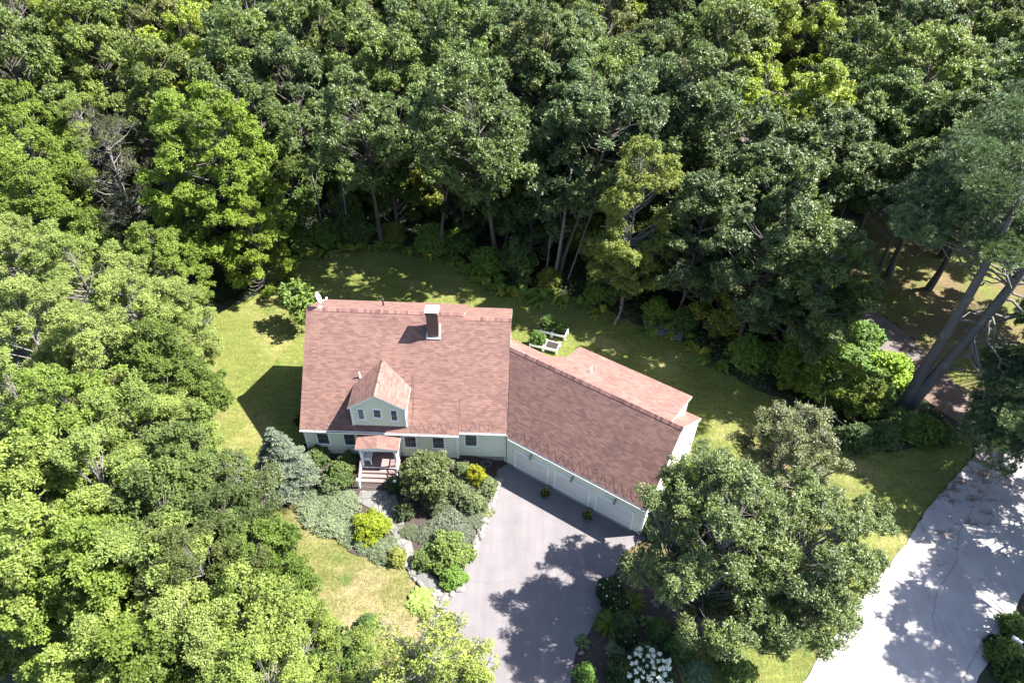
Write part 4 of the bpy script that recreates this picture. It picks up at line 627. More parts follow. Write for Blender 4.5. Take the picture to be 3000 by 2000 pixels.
['fern', 19.11, 18.51, 1.18, 5.63, (0.19, 0.2, 0.03), 'fern clump, twenty-sixth from the left along the shaded lawn edge', 'fern', 'ferns along the shaded lawn edge', None],
['fern', 20.31, 18.26, 1.21, 3.37, (0.11, 0.18, 0.03), 'fern clump, twenty-seventh from the left along the shaded lawn edge', 'fern', 'ferns along the shaded lawn edge', None],
['fern', 21.13, 18.82, 1.22, 3.89, (0.13, 0.2, 0.03), 'fern clump, twenty-eighth from the left along the shaded lawn edge', 'fern', 'ferns along the shaded lawn edge', None],
['fern', 22.24, 17.1, 1.31, 5.19, (0.19, 0.2, 0.03), 'fern clump, twenty-ninth from the left along the shaded lawn edge', 'fern', 'ferns along the shaded lawn edge', None],
['fern', 25.98, 15.18, 1.51, 2.7, (0.11, 0.18, 0.03), 'fern clump, thirtieth from the left along the shaded lawn edge', 'fern', 'ferns along the shaded lawn edge', None],
['fern', 26.81, 15.64, 1.32, 0.26, (0.13, 0.2, 0.03), 'fern clump, thirty-first from the left along the shaded lawn edge', 'fern', 'ferns along the shaded lawn edge', None],
['fern', 27.46, 14.67, 1.47, 2.85, (0.19, 0.2, 0.03), 'fern clump, thirty-second from the left along the shaded lawn edge', 'fern', 'ferns along the shaded lawn edge', None],
['fern', 28.46, 15.02, 1.01, 0.43, (0.11, 0.18, 0.03), 'fern clump, thirty-third from the left along the shaded lawn edge', 'fern', 'ferns along the shaded lawn edge', None],
['fern', 29.26, 13.9, 1.16, 2.57, (0.13, 0.2, 0.03), 'fern clump, thirty-fourth from the left along the shaded lawn edge', 'fern', 'ferns along the shaded lawn edge', None],
['fern', 30.14, 12.25, 1.35, 4.07, (0.19, 0.2, 0.03), 'fern clump, thirty-fifth from the left along the shaded lawn edge', 'fern', 'ferns along the shaded lawn edge', None],
['fern', 31.07, 11.21, 1.65, 0.97, (0.11, 0.18, 0.03), 'fern clump, thirty-sixth from the left along the shaded lawn edge', 'fern', 'ferns along the shaded lawn edge', None],
['fern', -7.49, 19.96, 1.13, 2.65, (0.13, 0.2, 0.03), 'fern clump, thirty-seventh from the left along the shaded lawn edge', 'fern', 'ferns along the shaded lawn edge', None],
['fern', -7.15, 21.01, 1.28, 4.82, (0.19, 0.2, 0.03), 'fern clump, thirty-eighth from the left along the shaded lawn edge', 'fern', 'ferns along the shaded lawn edge', None],
['fern', -8.46, 21.99, 1.63, 3.69, (0.11, 0.18, 0.03), 'fern clump, thirty-ninth from the left along the shaded lawn edge', 'fern', 'ferns along the shaded lawn edge', None],
['dogwood', 9.15, -2.5, 1.0, 4.34, (0.105, 0.13, 0.046), 'large rounded green shrub right of the porch steps', 'shrub', '', 1.25],
['gold2', 12.2, -1.57, 0.95, 4.69, (0.23, 0.24, 0.012), 'narrow golden yellow shrub near the garage corner', 'shrub', '', None],
['barberry', 5.64, -5.67, 1.22, 0.58, (0.2, 0.25, 0.02), 'round golden yellow shrub on the front lawn edge', 'shrub', '', None],
['rhodo', 10.89, -7.39, 1.05, 2.28, (0.116, 0.168, 0.034), 'broad dark leaved shrub between the path and the driveway', 'shrub', '', None],
['rhodo', 11.3, -8.93, 0.62, 2.3, (0.116, 0.21, 0.029), 'small bright green shrub at the tip of the path bed', 'shrub', '', None],
['hosta', 9.5, -10.43, 1.35, 0.47, (0.178, 0.241, 0.052), 'big rounded hosta with pale edged leaves beside the path', 'plant', '', None],
['round', 6.57, -12.16, 1.05, 1.95, (0.073, 0.137, 0.038), 'small round green shrub alone on the lower front lawn', 'shrub', '', None],
['cover', 1.57, -4.43, 1.0, 1.1, (0.178, 0.221, 0.13), 'pale green ground cover on the corner of the upper front lawn', 'shrub', '', None],
['cover', 4.65, -5.98, 0.9, 4.12, (0.168, 0.21, 0.126), 'ground cover to the left of the golden shrub', 'shrub', '', None],
['cover', 2.91, -5.22, 1.0, 1.85, (0.178, 0.221, 0.13), 'ground cover along the upper edge of the front lawn', 'shrub', '', None],
['bush', 7.69, -4.22, 0.7, 2.16, (0.063, 0.084, 0.042), 'dark low shrub between the path and the large rounded shrub', 'shrub', '', None],
['cover', 8.18, -5.65, 0.55, 5.87, (0.105, 0.126, 0.073), 'dark ground cover patch beside the upper path', 'shrub', '', None],
['bush', 13.12, -2.01, 0.7, 3.2, (0.126, 0.158, 0.073), 'grey green shrub right of the golden yellow shrub', 'shrub', '', None],
['bush', 11.22, -0.97, 0.6, 6.1, (0.105, 0.137, 0.063), 'low shrub behind the narrow golden yellow shrub', 'shrub', '', None],
['rhodo', 9.46, -7.8, 0.6, 3.96, (0.105, 0.158, 0.038), 'green shrub on the path side of the broad dark leaved shrub', 'shrub', '', None],
['bush', 2.33, -2.51, 0.75, 3.29, (0.095, 0.126, 0.063), 'low grey green shrub between the spruce and the porch', 'shrub', '', None],
['bush', 9.67, -3.61, 0.8, 5.13, (0.095, 0.126, 0.063), 'low grey shrub under the large rounded shrub', 'shrub', '', None],
['cover', 11.62, -5.67, 0.8, 1.3, (0.126, 0.143, 0.109), 'grey ground cover above the broad dark leaved shrub by the driveway', 'shrub', '', None],
['cover', 3.42, -3.47, 0.8, 5.61, (0.168, 0.21, 0.126), 'pale ground cover by the bottom of the porch steps', 'shrub', '', None],
['cover', 5.48, -6.59, 0.7, 2.59, (0.147, 0.189, 0.116), 'ground cover under the golden shrub', 'shrub', '', None],
['cover', 12.26, -4.63, 0.8, 0.38, (0.126, 0.147, 0.105), 'grey ground cover along the stones at mid driveway', 'shrub', '', None],
['cover', 11.43, -1.64, 0.8, 3.55, (0.147, 0.178, 0.105), 'grey green cover below the narrow golden yellow shrub', 'shrub', '', None],
['cover', 2.98, -4.19, 1.25, 0.67, (0.147, 0.185, 0.109), 'grey green ground cover mound on the upper lawn edge', 'shrub', '', None],
['cover', 1.6, -3.55, 0.9, 3.58, (0.139, 0.178, 0.105), 'grey green ground cover at the foot of the spruce', 'shrub', '', None],
['cover', 6.85, -7.2, 0.85, 3.96, (0.147, 0.185, 0.109), 'grey green ground cover below the golden shrub', 'shrub', '', None],
['cover', 10.68, -4.87, 1.15, 4.54, (0.126, 0.143, 0.109), 'greyish ground cover between the large rounded shrub and driveway', 'shrub', '', None],
['cover', 9.48, -5.76, 0.7, 4.34, (0.116, 0.137, 0.095), 'greyish ground cover under the broad dark leaved shrub', 'shrub', '', None],
['bush', 12.18, -3.56, 0.85, 0.07, (0.116, 0.147, 0.073), 'loose grey green shrub above the stone edging', 'shrub', '', None],
['bush', 11.07, -2.72, 0.8, 0.02, (0.105, 0.13, 0.063), 'grey green shrub squeezed behind the large rounded shrub', 'shrub', '', None],
['cover', 12.79, -3.92, 0.7, 4.46, (0.189, 0.221, 0.105), 'pale ground cover spilling over the driveway stones', 'shrub', '', None],
['bush', 7.68, -7.66, 0.6, 3.47, (0.189, 0.21, 0.052), 'small yellowish shrub at the bend of the path', 'shrub', '', None],
['wild', 2.79, -1.86, 0.62, 5.76, (0.084, 0.126, 0.038), 'feathery dark shrub left of the porch steps', 'shrub', '', None],
['bush', 0.98, -0.46, 0.85, 2.5, (0.073, 0.116, 0.038), 'dark shrub against the front wall beside the spruce', 'shrub', '', None],
['bush', 3.17, -0.66, 0.7, 0.62, (0.063, 0.105, 0.034), 'dark shrub beside the left porch railing', 'shrub', '', None],
['bush', 6.66, -2.31, 0.6, 0.1, (0.063, 0.088, 0.038), 'low shrub beside the right side of the porch steps', 'shrub', '', None],
['lily', 20.92, -11.52, 1.25, 0.19, (0.126, 0.178, 0.029), 'large daylily clump with long arching leaves in the right bed', 'plant', '', None],
['lily', 22.56, -10.04, 1.0, 1.1, (0.168, 0.21, 0.038), 'smaller daylily clump nearer the garage in the right bed', 'plant', '', None],
['hosta', 25.81, -14.01, 1.3, 4.83, (0.063, 0.116, 0.059), 'blue green hosta right of the hydrangea', 'plant', '', None],
['hosta', 22.69, -13.19, 1.05, 3.56, (0.105, 0.147, 0.063), 'hosta with yellowed leaf edges above the hydrangea', 'plant', '', None],
['hosta', 21.32, -12.94, 1.0, 5.47, (0.063, 0.105, 0.038), 'dark hosta left of the yellow edged hosta', 'plant', '', None],
['smallhosta', 19.32, -12.64, 1.3, 5.62, (0.063, 0.116, 0.032), 'small dark hosta at the driveway edge', 'plant', '', None],
['smallhosta', 23.16, -11.15, 1.2, 3.23, (0.105, 0.158, 0.042), 'small pale hosta in the middle of the right bed', 'plant', '', None],
['smallhosta', 24.01, -9.92, 1.0, 0.9, (0.105, 0.137, 0.095), 'small grey leaved hosta below the right corner of the garage', 'plant', '', None],
['round', 19.35, -14.56, 1.1, 1.25, (0.116, 0.21, 0.042), 'bright green bushy plant at the lower driveway edge', 'shrub', '', None],
['bush', 21.45, -14.35, 0.85, 3.78, (0.029, 0.055, 0.025), 'very dark shrub left of the hydrangea', 'shrub', '', None],
['bush', 24.85, -12.84, 0.8, 0.91, (0.063, 0.116, 0.034), 'green shrub behind the hydrangea', 'shrub', '', None],
['bush', 21.95, -11.39, 0.7, 3.26, (0.052, 0.095, 0.034), 'dark shrub between the two daylilies', 'shrub', '', None],
['bush', 23.96, -11.84, 0.75, 3.2, (0.063, 0.105, 0.034), 'dark shrub near the base of the olive tree trunk', 'shrub', '', None],
['bush', 27.38, -12.74, 0.8, 0.18, (0.063, 0.105, 0.038), 'dark shrub between the two trunks', 'shrub', '', None],
['bush', 28.09, -14.2, 0.9, 0.48, (0.105, 0.158, 0.042), 'green shrub near the bottom edge right of the hostas', 'shrub', '', None],
['wild', 27.25, -0.87, 0.9, 5.95, (0.178, 0.241, 0.038), 'bright green shrub against the garage gable wall, upper one', 'shrub', '', None],
['wild', 26.4, -2.42, 0.75, 3.08, (0.21, 0.263, 0.042), 'bright yellow green shrub against the garage gable wall, lower one', 'shrub', '', None],
['bush', 24.66, -4.78, 1.05, 2.94, (0.105, 0.143, 0.067), 'grey green shrub at the right front corner of the garage', 'shrub', '', None],
['bush', 43.95, -12.62, 0.95, 2.7, (0.084, 0.137, 0.032), 'leafy plants at the lower right road edge left of the white mailbox', 'shrub', '', None],
['wild', 44.14, -13.84, 0.7, 5.03, (0.052, 0.095, 0.025), 'dark leafy shrub in the lower right corner', 'shrub', '', None],
['bush', 45.32, -10.73, 0.8, 4.08, (0.105, 0.158, 0.038), 'bright plant just above the white mailbox', 'shrub', '', None],
['sapling', -3.72, 14.29, 1.25, 4.3, (0.126, 0.189, 0.042), 'small sapling beside the back left corner of the house', 'tree', '', None],
['sapling', -3.22, 13.18, 1.0, 3.64, (0.126, 0.178, 0.042), 'low sapling tucked against the left rear wall', 'tree', '', None],
['wild', 44.59, 4.31, 0.8, 0.9, (0.105, 0.178, 0.038), 'green shrub right of the pine base', 'shrub', '', None],
['wild', 42.37, 3.56, 0.75, 1.5, (0.073, 0.116, 0.042), 'dark green shrub below the pine base', 'shrub', '', None],
['wild', 40.1, 3.03, 0.8, 1.73, (0.059, 0.101, 0.038), 'dark shrub left of the pine base', 'shrub', '', None],
['bush', 46.89, 3.87, 0.95, 0.21, (0.073, 0.126, 0.042), 'shrub at the right end of the hedge bank below the pine', 'shrub', '', None],
['wild', -7.97, 19.76, 0.6, 3.95, (0.252, 0.294, 0.063), 'yellowish shrub at the corner of the back lawn', 'shrub', '', None],
['bush', -6.74, 18.79, 0.7, 5.4, (0.084, 0.137, 0.052), 'dark round bush beside the yellowish shrub at the lawn corner', 'shrub', '', None],
['wild', 59.71, 32.29, 0.8, 5.95, (0.073, 0.126, 0.042), 'shrub on the far side of the neighbouring yard', 'shrub', '', None],
['wild', 51.85, 36.49, 0.9, 0.4, (0.168, 0.231, 0.042), 'sunlit pale flowered shrub behind the bare trunks of the yard', 'shrub', '', None],
['tall', 41.16, 17.63, 0.66, 1.2, (0.168, 0.283, 0.052), 'leafy shrub, first of the bank between back lawn and side driveway', 'shrub', '', None],
['wild', 41.82, 15.32, 1.1, 3.92, (0.137, 0.221, 0.063), 'leafy shrub, second of the bank between back lawn and side driveway', 'shrub', '', None],
['wild', 39.26, 13.5, 1.1, 0.12, (0.252, 0.367, 0.059), 'leafy shrub, third of the bank between back lawn and side driveway', 'shrub', '', None],
['tall', 40.54, 12.22, 0.66, 1.38, (0.168, 0.283, 0.052), 'leafy shrub, fourth of the bank between back lawn and side driveway', 'shrub', '', None],
['wild', 41.7, 10.72, 1.1, 2.49, (0.137, 0.221, 0.063), 'leafy shrub, fifth of the bank between back lawn and side driveway', 'shrub', '', None],
['wild', 38.67, 8.82, 1.1, 4.8, (0.252, 0.367, 0.059), 'leafy shrub, sixth of the bank between back lawn and side driveway', 'shrub', '', None],
['wild', 40.34, 7.47, 0.66, 0.28, (0.168, 0.283, 0.052), 'leafy shrub, seventh of the bank between back lawn and side driveway', 'shrub', '', None],
['wild', 42.58, 8.05, 1.1, 0.34, (0.137, 0.221, 0.063), 'leafy shrub, eighth of the bank between back lawn and side driveway', 'shrub', '', None],
['wild', 37.44, 10.75, 1.1, 1.5, (0.252, 0.367, 0.059), 'leafy shrub, ninth of the bank between back lawn and side driveway', 'shrub', '', None],
['wild', 42.63, 6.2, 0.66, 1.4, (0.168, 0.283, 0.052), 'leafy shrub, tenth of the bank between back lawn and side driveway', 'shrub', '', None],
['wild', 43.94, 13.75, 1.1, 1.0, (0.137, 0.221, 0.063), 'leafy shrub, eleventh of the bank between back lawn and side driveway', 'shrub', '', None],
['wild', 44.86, 10.12, 1.1, 3.69, (0.252, 0.367, 0.059), 'leafy shrub, twelfth of the bank between back lawn and side driveway', 'shrub', '', None],
['wild', 43.54, 15.98, 0.66, 1.09, (0.168, 0.283, 0.052), 'leafy shrub, thirteenth of the bank between back lawn and side driveway', 'shrub', '', None],
['spruce', -0.85, -2.3, 1.04, 0.04, (0.105, 0.135, 0.105), 'blue grey spruce at the left front corner of the house', 'tree', '', None]],
'plantsz': [
['tomato', 16.35, 12.6, 0.45, 1.0, 0.3, (0.08, 0.15, 0.035), 'leafy green vegetable plant in the front left planter', 'plant', 'vegetable plants in the planters'],
['tomato', 16.8, 12.45, 0.45, 0.85, 1.3, (0.09, 0.16, 0.035), 'second leafy vegetable plant in the front left planter, beside the bare soil planter', 'plant', 'vegetable plants in the planters'],
['tomato', 17.3, 14.35, 0.45, 1.15, 2.3, (0.07, 0.14, 0.035), 'tall vegetable plant in the back left planter', 'plant', 'vegetable plants in the planters'],
['tomato', 18.45, 14.05, 0.45, 0.95, 3.3, (0.075, 0.145, 0.035), 'bushy vegetable plant in the back right planter', 'plant', 'vegetable plants in the planters']],
'snags': [
[18.0, 21.6, 11.5, 0.19, 0.5, 0.6, 'long straight pale trunk rising behind the planters'],
[19.2, 21.4, 7.5, 0.09, 1.6, 0.5, 'thin leaning pale stem right of the long straight pale trunk'],
[17.2, 21.8, 5, 0.1, 0.2, 0.2, 'short pale trunk left of the long straight pale trunk'],
[31.0, 20.4, 8, 0.2, 0.8, 0.3, 'thick mottled pale trunk right of the yellowish birch'],
[33.2, 18.4, 8, 0.12, 1.4, 0.6, 'thin pale trunk leaning right, beside the mottled pale trunk'],
[-5, 27.5, 9, 0.14, -0.6, 0.8, 'crooked pale snag with forked top behind the back lawn'],
[-2.6, 27.0, 8, 0.12, 0.2, 0.3, 'slim pale dead stem right of the crooked snag'],
[-6.6, 27.2, 5.5, 0.14, -0.7, 0.2, 'short leaning dead trunk left of the crooked snag'],
[23.3, 15.8, 1.7, 0.14, 0.15, 0.2, 'short broken stump standing on the back lawn edge'],
[26.2, -8.2, 2.0, 0.06, 0.5, 0.2, 'thin bare stake inside the olive trees']],
'hydrangea': [22.92, -14.5],
'rudbeckia': [[-1.0, 7.6], [-1.1, 6.3], [-0.9, 4.6], [-1.0, 3.2]],
'rudlab': ['orange flowered plant by the gable wall, farthest from the spruce', 'orange flowered plant by the gable wall, second from the back', 'orange flowered plant by the gable wall, third from the back', 'orange flowered plant by the gable wall, nearest the spruce'],
'whites': [[21.06, -9.48, 0.8], [21.66, -10.39, 0.6], [21.89, -12.27, 0.6], [46.42, 5.0, 1.0], [43.82, -11.94, 0.6]],
'whlab': ['white flowered plant in the bed nearest the garage', 'small white flowered plant between the daylilies', 'white flowered plant beside the dark hosta', 'white flowered bush right of the pine base', 'white flowered plant at the lower right road edge'],
'woodfloor': [[-30, 16], [-14, 14], [-9.93, 17.21], [-8.39, 18.69], [-7.31, 20.59], [-7.14, 23.37], [-5.45, 24.77], [-3.08, 25.65], [0.61, 26.78], [4.59, 26.27], [8.17, 25.0], [10.5, 22.17], [13.04, 20.77], [15.09, 19.9], [18.3, 19.44], [21.06, 18.65], [24.43, 16.39], [27.62, 14.26], [30.05, 13.0], [31.79, 10.45], [34.12, 8.1], [36.05, 7.48], [36.94, 5.69], [37.85, 4.19], [37, 2], [41, 4], [41, 16], [39, 25], [44, 34], [44, 40], [-30, 42]]}
for i, (nm, mat, off, jag, key) in enumerate([('lawn', GRASS, .03, .12, 'lawn'), ('lawn', DRYGRASS, .03, .1, 'frontlawn'), ('lawn', GRASS, .028, .2, 'verge'), ('lawn', YARDGRASS, .018, .1, 'sidelawn'),
        ('lawn', YARDGRASS, .027, .2, 'yard'), ('garden_bed', MULCH, .024, .08, 'bedL'), ('garden_bed', MULCH, .022, .08, 'bedR'),
        ('driveway', ASPHALT, .06, .015, 'drive'), ('side_driveway', NDRIVE, .05, .06, 'ndrive'), ('road', ROADM, .075, .05, 'road'), ('path', FLAG, .085, .04, 'path')]):
    sheet(nm, D[key], off, mat, jag, i)

def ribbon(pts, wid, off, seed):
    "narrow crack in the asphalt, as a wobbling strip"
    r = random.Random(seed); P = []
    for i in range(len(pts)-1):
        q0, q1 = Vector(pts[i]), Vector(pts[i+1]); k = max(2, int((q1-q0).length/.22))
        for j in range(k): P.append(q0+(q1-q0)*j/k+Vector((r.uniform(-.05, .05), r.uniform(-.05, .05))))
    m = MB()
    for i in range(len(P)-1):
        d = (P[i+1]-P[i]).normalized(); s = Vector((-d.y, d.x))*wid*r.uniform(.3, 1); z0, z1 = h(*P[i])+off, h(*P[i+1])+off
        m.add([(*(P[i]-s), z0), (*(P[i]+s), z0), (*(P[i+1]+s), z1), (*(P[i+1]-s), z1)], [(3, 2, 1, 0)])
    o = m.build('road_crack', CRACK); o['kind'] = 'structure'
CRACK = plain('crack', (.075, .068, .068), .9, .3)
for i, (pts, wd, off) in enumerate(D['cracks']): ribbon(pts, wd, off, i)

# ================================================================ THE HOUSE
HOUSE = empty('house', (0, 0, 0), 0, 'pale yellow clapboard house with reddish shingle roof, dormer and angled three-door garage wing', 'house')
EX, EY, PH = 14.328, 0.094, R_(-31.606)
cP, sP = math.cos(PH), math.sin(PH)
def CW(a, b, z): return (EX+a*cP-b*sP, EY+a*sP+b*cP, z)
MC = Matrix(((cP, -sP, 0, EX), (sP, cP, 0, EY), (0, 0, 1, 0), (0, 0, 0, 1)))
WA, ZE, YR, ZR, YB, ZB = 11.009, 2.937, 6.06, 8.819, 9.756, 6.609
X2, BE, BZE, BR, BZR, BB, BZB = 14.357, .258, 3.004, 5.982, 8.529, 9.74, 6.36
L, EZ, RR, RZ, RB, RBZ = 10.653, 2.862, 3.8, 7.163, 8.55, 3.632
GZ = -.45
mA = (ZR-ZE)/YR; mC = (RZ-EZ)/RR; mC2 = (RZ-RBZ)/(RB-RR)

wl = MB()
wl.prism([(.35, -.6), (.35, 3.08), (YR, ZR-.2), (YB-.25, ZB-.05), (YB-.25, -.6)], .12, WA-.12)
wall = wl.build('wall', SIDING, HOUSE)
w2 = MB(); w2.prism([(.6, .02), (.6, 3.1), (BR, BZR-.2), (BB-.25, BZB-.05), (BB-.25, .02)], WA-.115, X2-.06)
w2.build('wall', SIDING, HOUSE)
MB().prism([(.62, -.8), (.62, .018), (9.4, .018), (9.4, -.8)], WA-.112, X2-.065).build('foundation', FOUND, HOUSE)
w3 = MB(); w3.prism([(.35, -.8), (.35, 3.05), (RR, RZ-.2), (RB-.25, RBZ-.05), (RB-.25, -.8)], -.2, L-.12, fn=CW)
w3.prism([(RR-.1, -.8), (RR-.1, RZ-.3), (RR, RZ-.2), (6.2, 5.2), (6.2, -.8)], -3.2, -.2, fn=CW)
gw = w3.build('wall', SIDING, HOUSE)

def roof(name, polys, th=.17, parent=HOUSE, dark=()):
    r = MB()
    for p in polys: r.slab(p, th, dark=dark)
    o = r.build(name, [SHINGLE, WHITE], parent); uv_planar(o); return o
rA = roof('roof', [[(0, 0, ZE), (WA, 0, ZE), (WA, YR, ZR), (0, YR, ZR)], [(0, YR, ZR), (WA, YR, ZR), (WA, YB, ZB), (0, YB, ZB)]], dark=(1,))
rB = roof('roof', [[(WA+.003, BE, BZE), (X2, BE, BZE), (X2, BR, BZR), (WA+.003, BR, BZR)], [(WA+.003, BR, BZR), (X2, BR, BZR), (X2, BB, BZB), (WA+.003, BB, BZB)]])
aL = lambda b: (X2+.004-EX+b*sP)/cP
z2 = lambda b: RZ-mC2*(b-RR)
rC = roof('roof', [[CW(aL(0), 0, EZ), CW(L, 0, EZ), CW(L, RR, RZ), CW(aL(RR), RR, RZ)],
    [CW(-.45, RR, RZ), CW(L, RR, RZ), CW(L, RB, RBZ), CW(-.45, RB, RBZ)],
    [CW(aL(RR), RR, RZ), CW(-.453, RR, RZ), CW(-.453, 6.42, z2(6.42)), CW(aL(6.42), 6.42, z2(6.42))]])

def ridge_cap(p0, p1, s1, s2, parent, wid=.16, side=None):
    "overlapping cap shingles along a ridge; s1,s2 = slopes on both sides"
    p0, p1 = Vector(p0), Vector(p1); d = (p1-p0); n = int(d.length/.19); d.normalize(); q = Vector((d.y, -d.x, 0)).normalized()
    m = MB(); rr = random.Random(5)
    for i in range(n):
        a = p0+(p1-p0)*(i/n); b = p0+(p1-p0)*((i+1.15)/n); up0, up1 = .035, .018
        v = []
        for c, u in ((a, up0), (b, up1)):
            v += [c+q*wid-Vector((0, 0, s1*wid-u)), c+Vector((0, 0, u+.012)), c-q*wid-Vector((0, 0, s2*wid-u))]
        v += [x-Vector((0, 0, .03)) for x in v]
        m.add([tuple(x) for x in v], [(0, 1, 4, 3), (1, 2, 5, 4), (0, 3, 9, 6), (2, 8, 11, 5), (0, 6, 7, 1), (1, 7, 8, 2), (3, 4, 10, 9), (4, 5, 11, 10)], 0, rr.random())
    return m.build('ridge_cap', CAPM, parent)
def capm():
    m = NT('cap_shingle'); t = m.n('Attribute', attribute_name='tint').outputs['Fac']
    c = m.ramp(t, [(.0, (.085, .04, .038)), (.5, (.15, .075, .062)), (1., (.2, .105, .09))]); g_ = m.noise(m.pos(), 40, 2)
    m.bs('Base Color', m.mix(1., c, m.ramp(g_, [(.3, .85), (.7, 1.15)]), 'MULTIPLY')); m.bs('Roughness', .85); return m.mat
CAPM = capm()
ridge_cap((0, YR, ZR), (WA, YR, ZR), mA, .6, rA)
ridge_cap((WA, BR, BZR), (X2, BR, BZR), mA, .6, rB)
ridge_cap(CW(aL(RR)+.05, RR, RZ), CW(L, RR, RZ), mC, .55, rC)

# rear shed dormer of the garage wing
sd_ = MB(); dz = lambda b: RZ+.02-.262*(b-RR)
sd_.slab([CW(1.2, RR+.05, dz(RR)), CW(9.85, RR+.05, dz(RR)), CW(9.85, 7.62, dz(7.62)), CW(1.2, 7.62, dz(7.62))], .13)
o = sd_.build('shed_dormer', [SHINGLE, WHITE], HOUSE); uv_planar(o)
MB().prism([(4.3, 4.6), (4.3, dz(4.3)-.12), (7.45, dz(7.45)-.12), (7.45, 4.0)], 1.35, 9.72, fn=CW).build('dormer_wall', SIDING, o)

# front gabled dormer
DX0, DX1, DXC, DZE, DZP = 3.73, 7.39, 5.52, 5.16, 6.45
dm = MB(); ry = lambda z: (z-ZE)/mA
v = [(DX0, .33, 3.2), (DX1, .33, 3.2), (DX1, .33, DZE-.06), (DXC, .33, DZP-.1), (DX0, .33, DZE-.06),
     (DX0, ry(DZE-.06), DZE-.06), (DX1, ry(DZE-.06), DZE-.06), (DXC, ry(DZP-.1), DZP-.1)]
dm.add(v, [(0, 1, 2, 3, 4), (0, 4, 5), (1, 6, 2)])
dor = dm.build('dormer', SIDING, HOUSE)
def dslope(xe):
    z0 = DZE; yb = ry(z0); yp = ry(DZP)+.35
    return [(xe, .12, z0), (DXC, .12, DZP), (DXC, yp, DZP), (xe, yb+.2, z0)]
pl = dslope(DX0-.16); pr = dslope(DX1+.16)
rD = MB(); rD.slab(pl[::-1], .12); rD.slab(pr, .12); ro = rD.build('dormer_roof', [SHINGLE, WHITE], dor); uv_planar(ro)
ridge_cap((DXC, .1, DZP), (DXC, ry(DZP)+.25, DZP), .68, .68, dor, .12)
tb = MB(); 
for x in (DX0, DX1): tb.box(x-.05, x+.05, .27, .36, 3.25, DZE-.08)
tb.box(DX1+.002, DX1+.03, .36, 1.3, 3.3, 4.2) if False else None
tb.bar((DX0-.1, .26, DZE-.12), (DXC, .26, DZP-.16), .05, .16, up=(0, -1, 0)); tb.bar((DX1+.1, .26, DZE-.12), (DXC, .26, DZP-.16), .05, .16, up=(0, -1, 0))
tb.build('corner_trim', WHITE, dor)

def window(x0, x1, z0, z1, y, parent=HOUSE, cols=4, rows=3, fn=None, label=None, glass_mat=None):
    f = MB(); t = .075; fo = .05
    M = fn
    f.box(x0, x0+t, y-fo, y+.02, z0, z1, M=M); f.box(x1-t, x1, y-fo, y+.02, z0, z1, M=M)
    f.box(x0+t, x1-t, y-fo, y+.02, z1-t, z1, M=M); f.box(x0-.02, x1+.02, y-fo-.03, y+.02, z0-.03, z0+t*.8, M=M)
    o = f.build('window', WHITE, parent, label)
    zm = (z0+z1)/2
    MB().box(x0+t, x1-t, y-.012, y+.01, z0+t*.8, z1-t, M=M).build('pane', glass_mat or GLASS, o)
    g = MB(); g.box(x0+t, x1-t, y-.035, y-.013, zm-.02, zm+.02, M=M)
    for s0, s1 in ((z0+t, zm-.02), (zm+.02, z1-t)):
        for i in range(1, cols): xx = x0+t+(x1-x0-2*t)*i/cols; g.box(xx-.007, xx+.007, y-.024, y-.0125, s0, s1, M=M)
        for i in range(1, rows-0): zz = s0+(s1-s0)*i/rows; g.box(x0+t, x1-t, y-.022, y-.0125, zz-.006, zz+.006, M=M)
    g.build('muntin', MUNTIN, o); return o
MUNTIN = plain('muntin', (.2, .21, .22), .5, .05)
for x0, x1 in ((.9, 1.82), (2.8, 3.7), (7.07, 8.0), (9.06, 9.98)): window(x0, x1, 1.02, 2.3, .35)
window(11.34, 12.27, 1.12, 2.38, .6)
window(4.13, 4.64, 3.84, 4.98, .33, cols=1, rows=1, glass_mat=CURTAIN); window(5.2, 5.8, 4.08, 4.97, .33, cols=3, rows=3)
window(6.38, 6.9, 3.84, 4.97, .33, cols=2, rows=2, label='dormer window open at the bottom with a reddish blind')
MR = MC@Matrix.Rotation(PI/2, 4, 'Z')     # local x runs along the gable end
MG = MC@Matrix.Translation((L-.12, 0, 0))@Matrix.Rotation(PI/2, 4, 'Z')
window(2.2, 3.0, 3.3, 4.5, 0, fn=MG); window(4.6, 5.4, 3.3, 4.5, 0, fn=MG); window(6.2, 7.0, .6, 1.9, 0, fn=MG)
# corner boards, rake boards
for args, M_ in (((.07, .2, .3, .48, -.5, 2.95), None), ((WA-.22, WA-.07, .3, .42, -.1, 2.98), None), ((L-.24, L-.08, .3, .36, -.6, 2.85), MC), ((L-.118, L-.08, RB-.42, RB-.2, -.5, 3.4), MC)):
    MB().box(*args, M=M_).build('corner_board', WHITE, HOUSE)
for A_, B_, s_ in ((CW(L-.05, .02, EZ-.17), CW(L-.05, RR, RZ-.17), .22), (CW(L-.05, RR, RZ-.17), CW(L-.05, RB, RBZ-.17), .22), ((.04, .02, ZE-.17), (.04, YR, ZR-.17), .2), ((.04, YR, ZR-.17), (.04, YB, ZB-.17), .2),
        ((X2-.03, BR, BZR-.17), (X2-.03, BB, BZB-.17), .24), ((X2-.03, 3.9, BZR-2.19), (X2-.03, BR, BZR-.17), .2)):
    MB().bar(A_, B_, .06, s_).build('rake_board', WHITE, HOUSE)
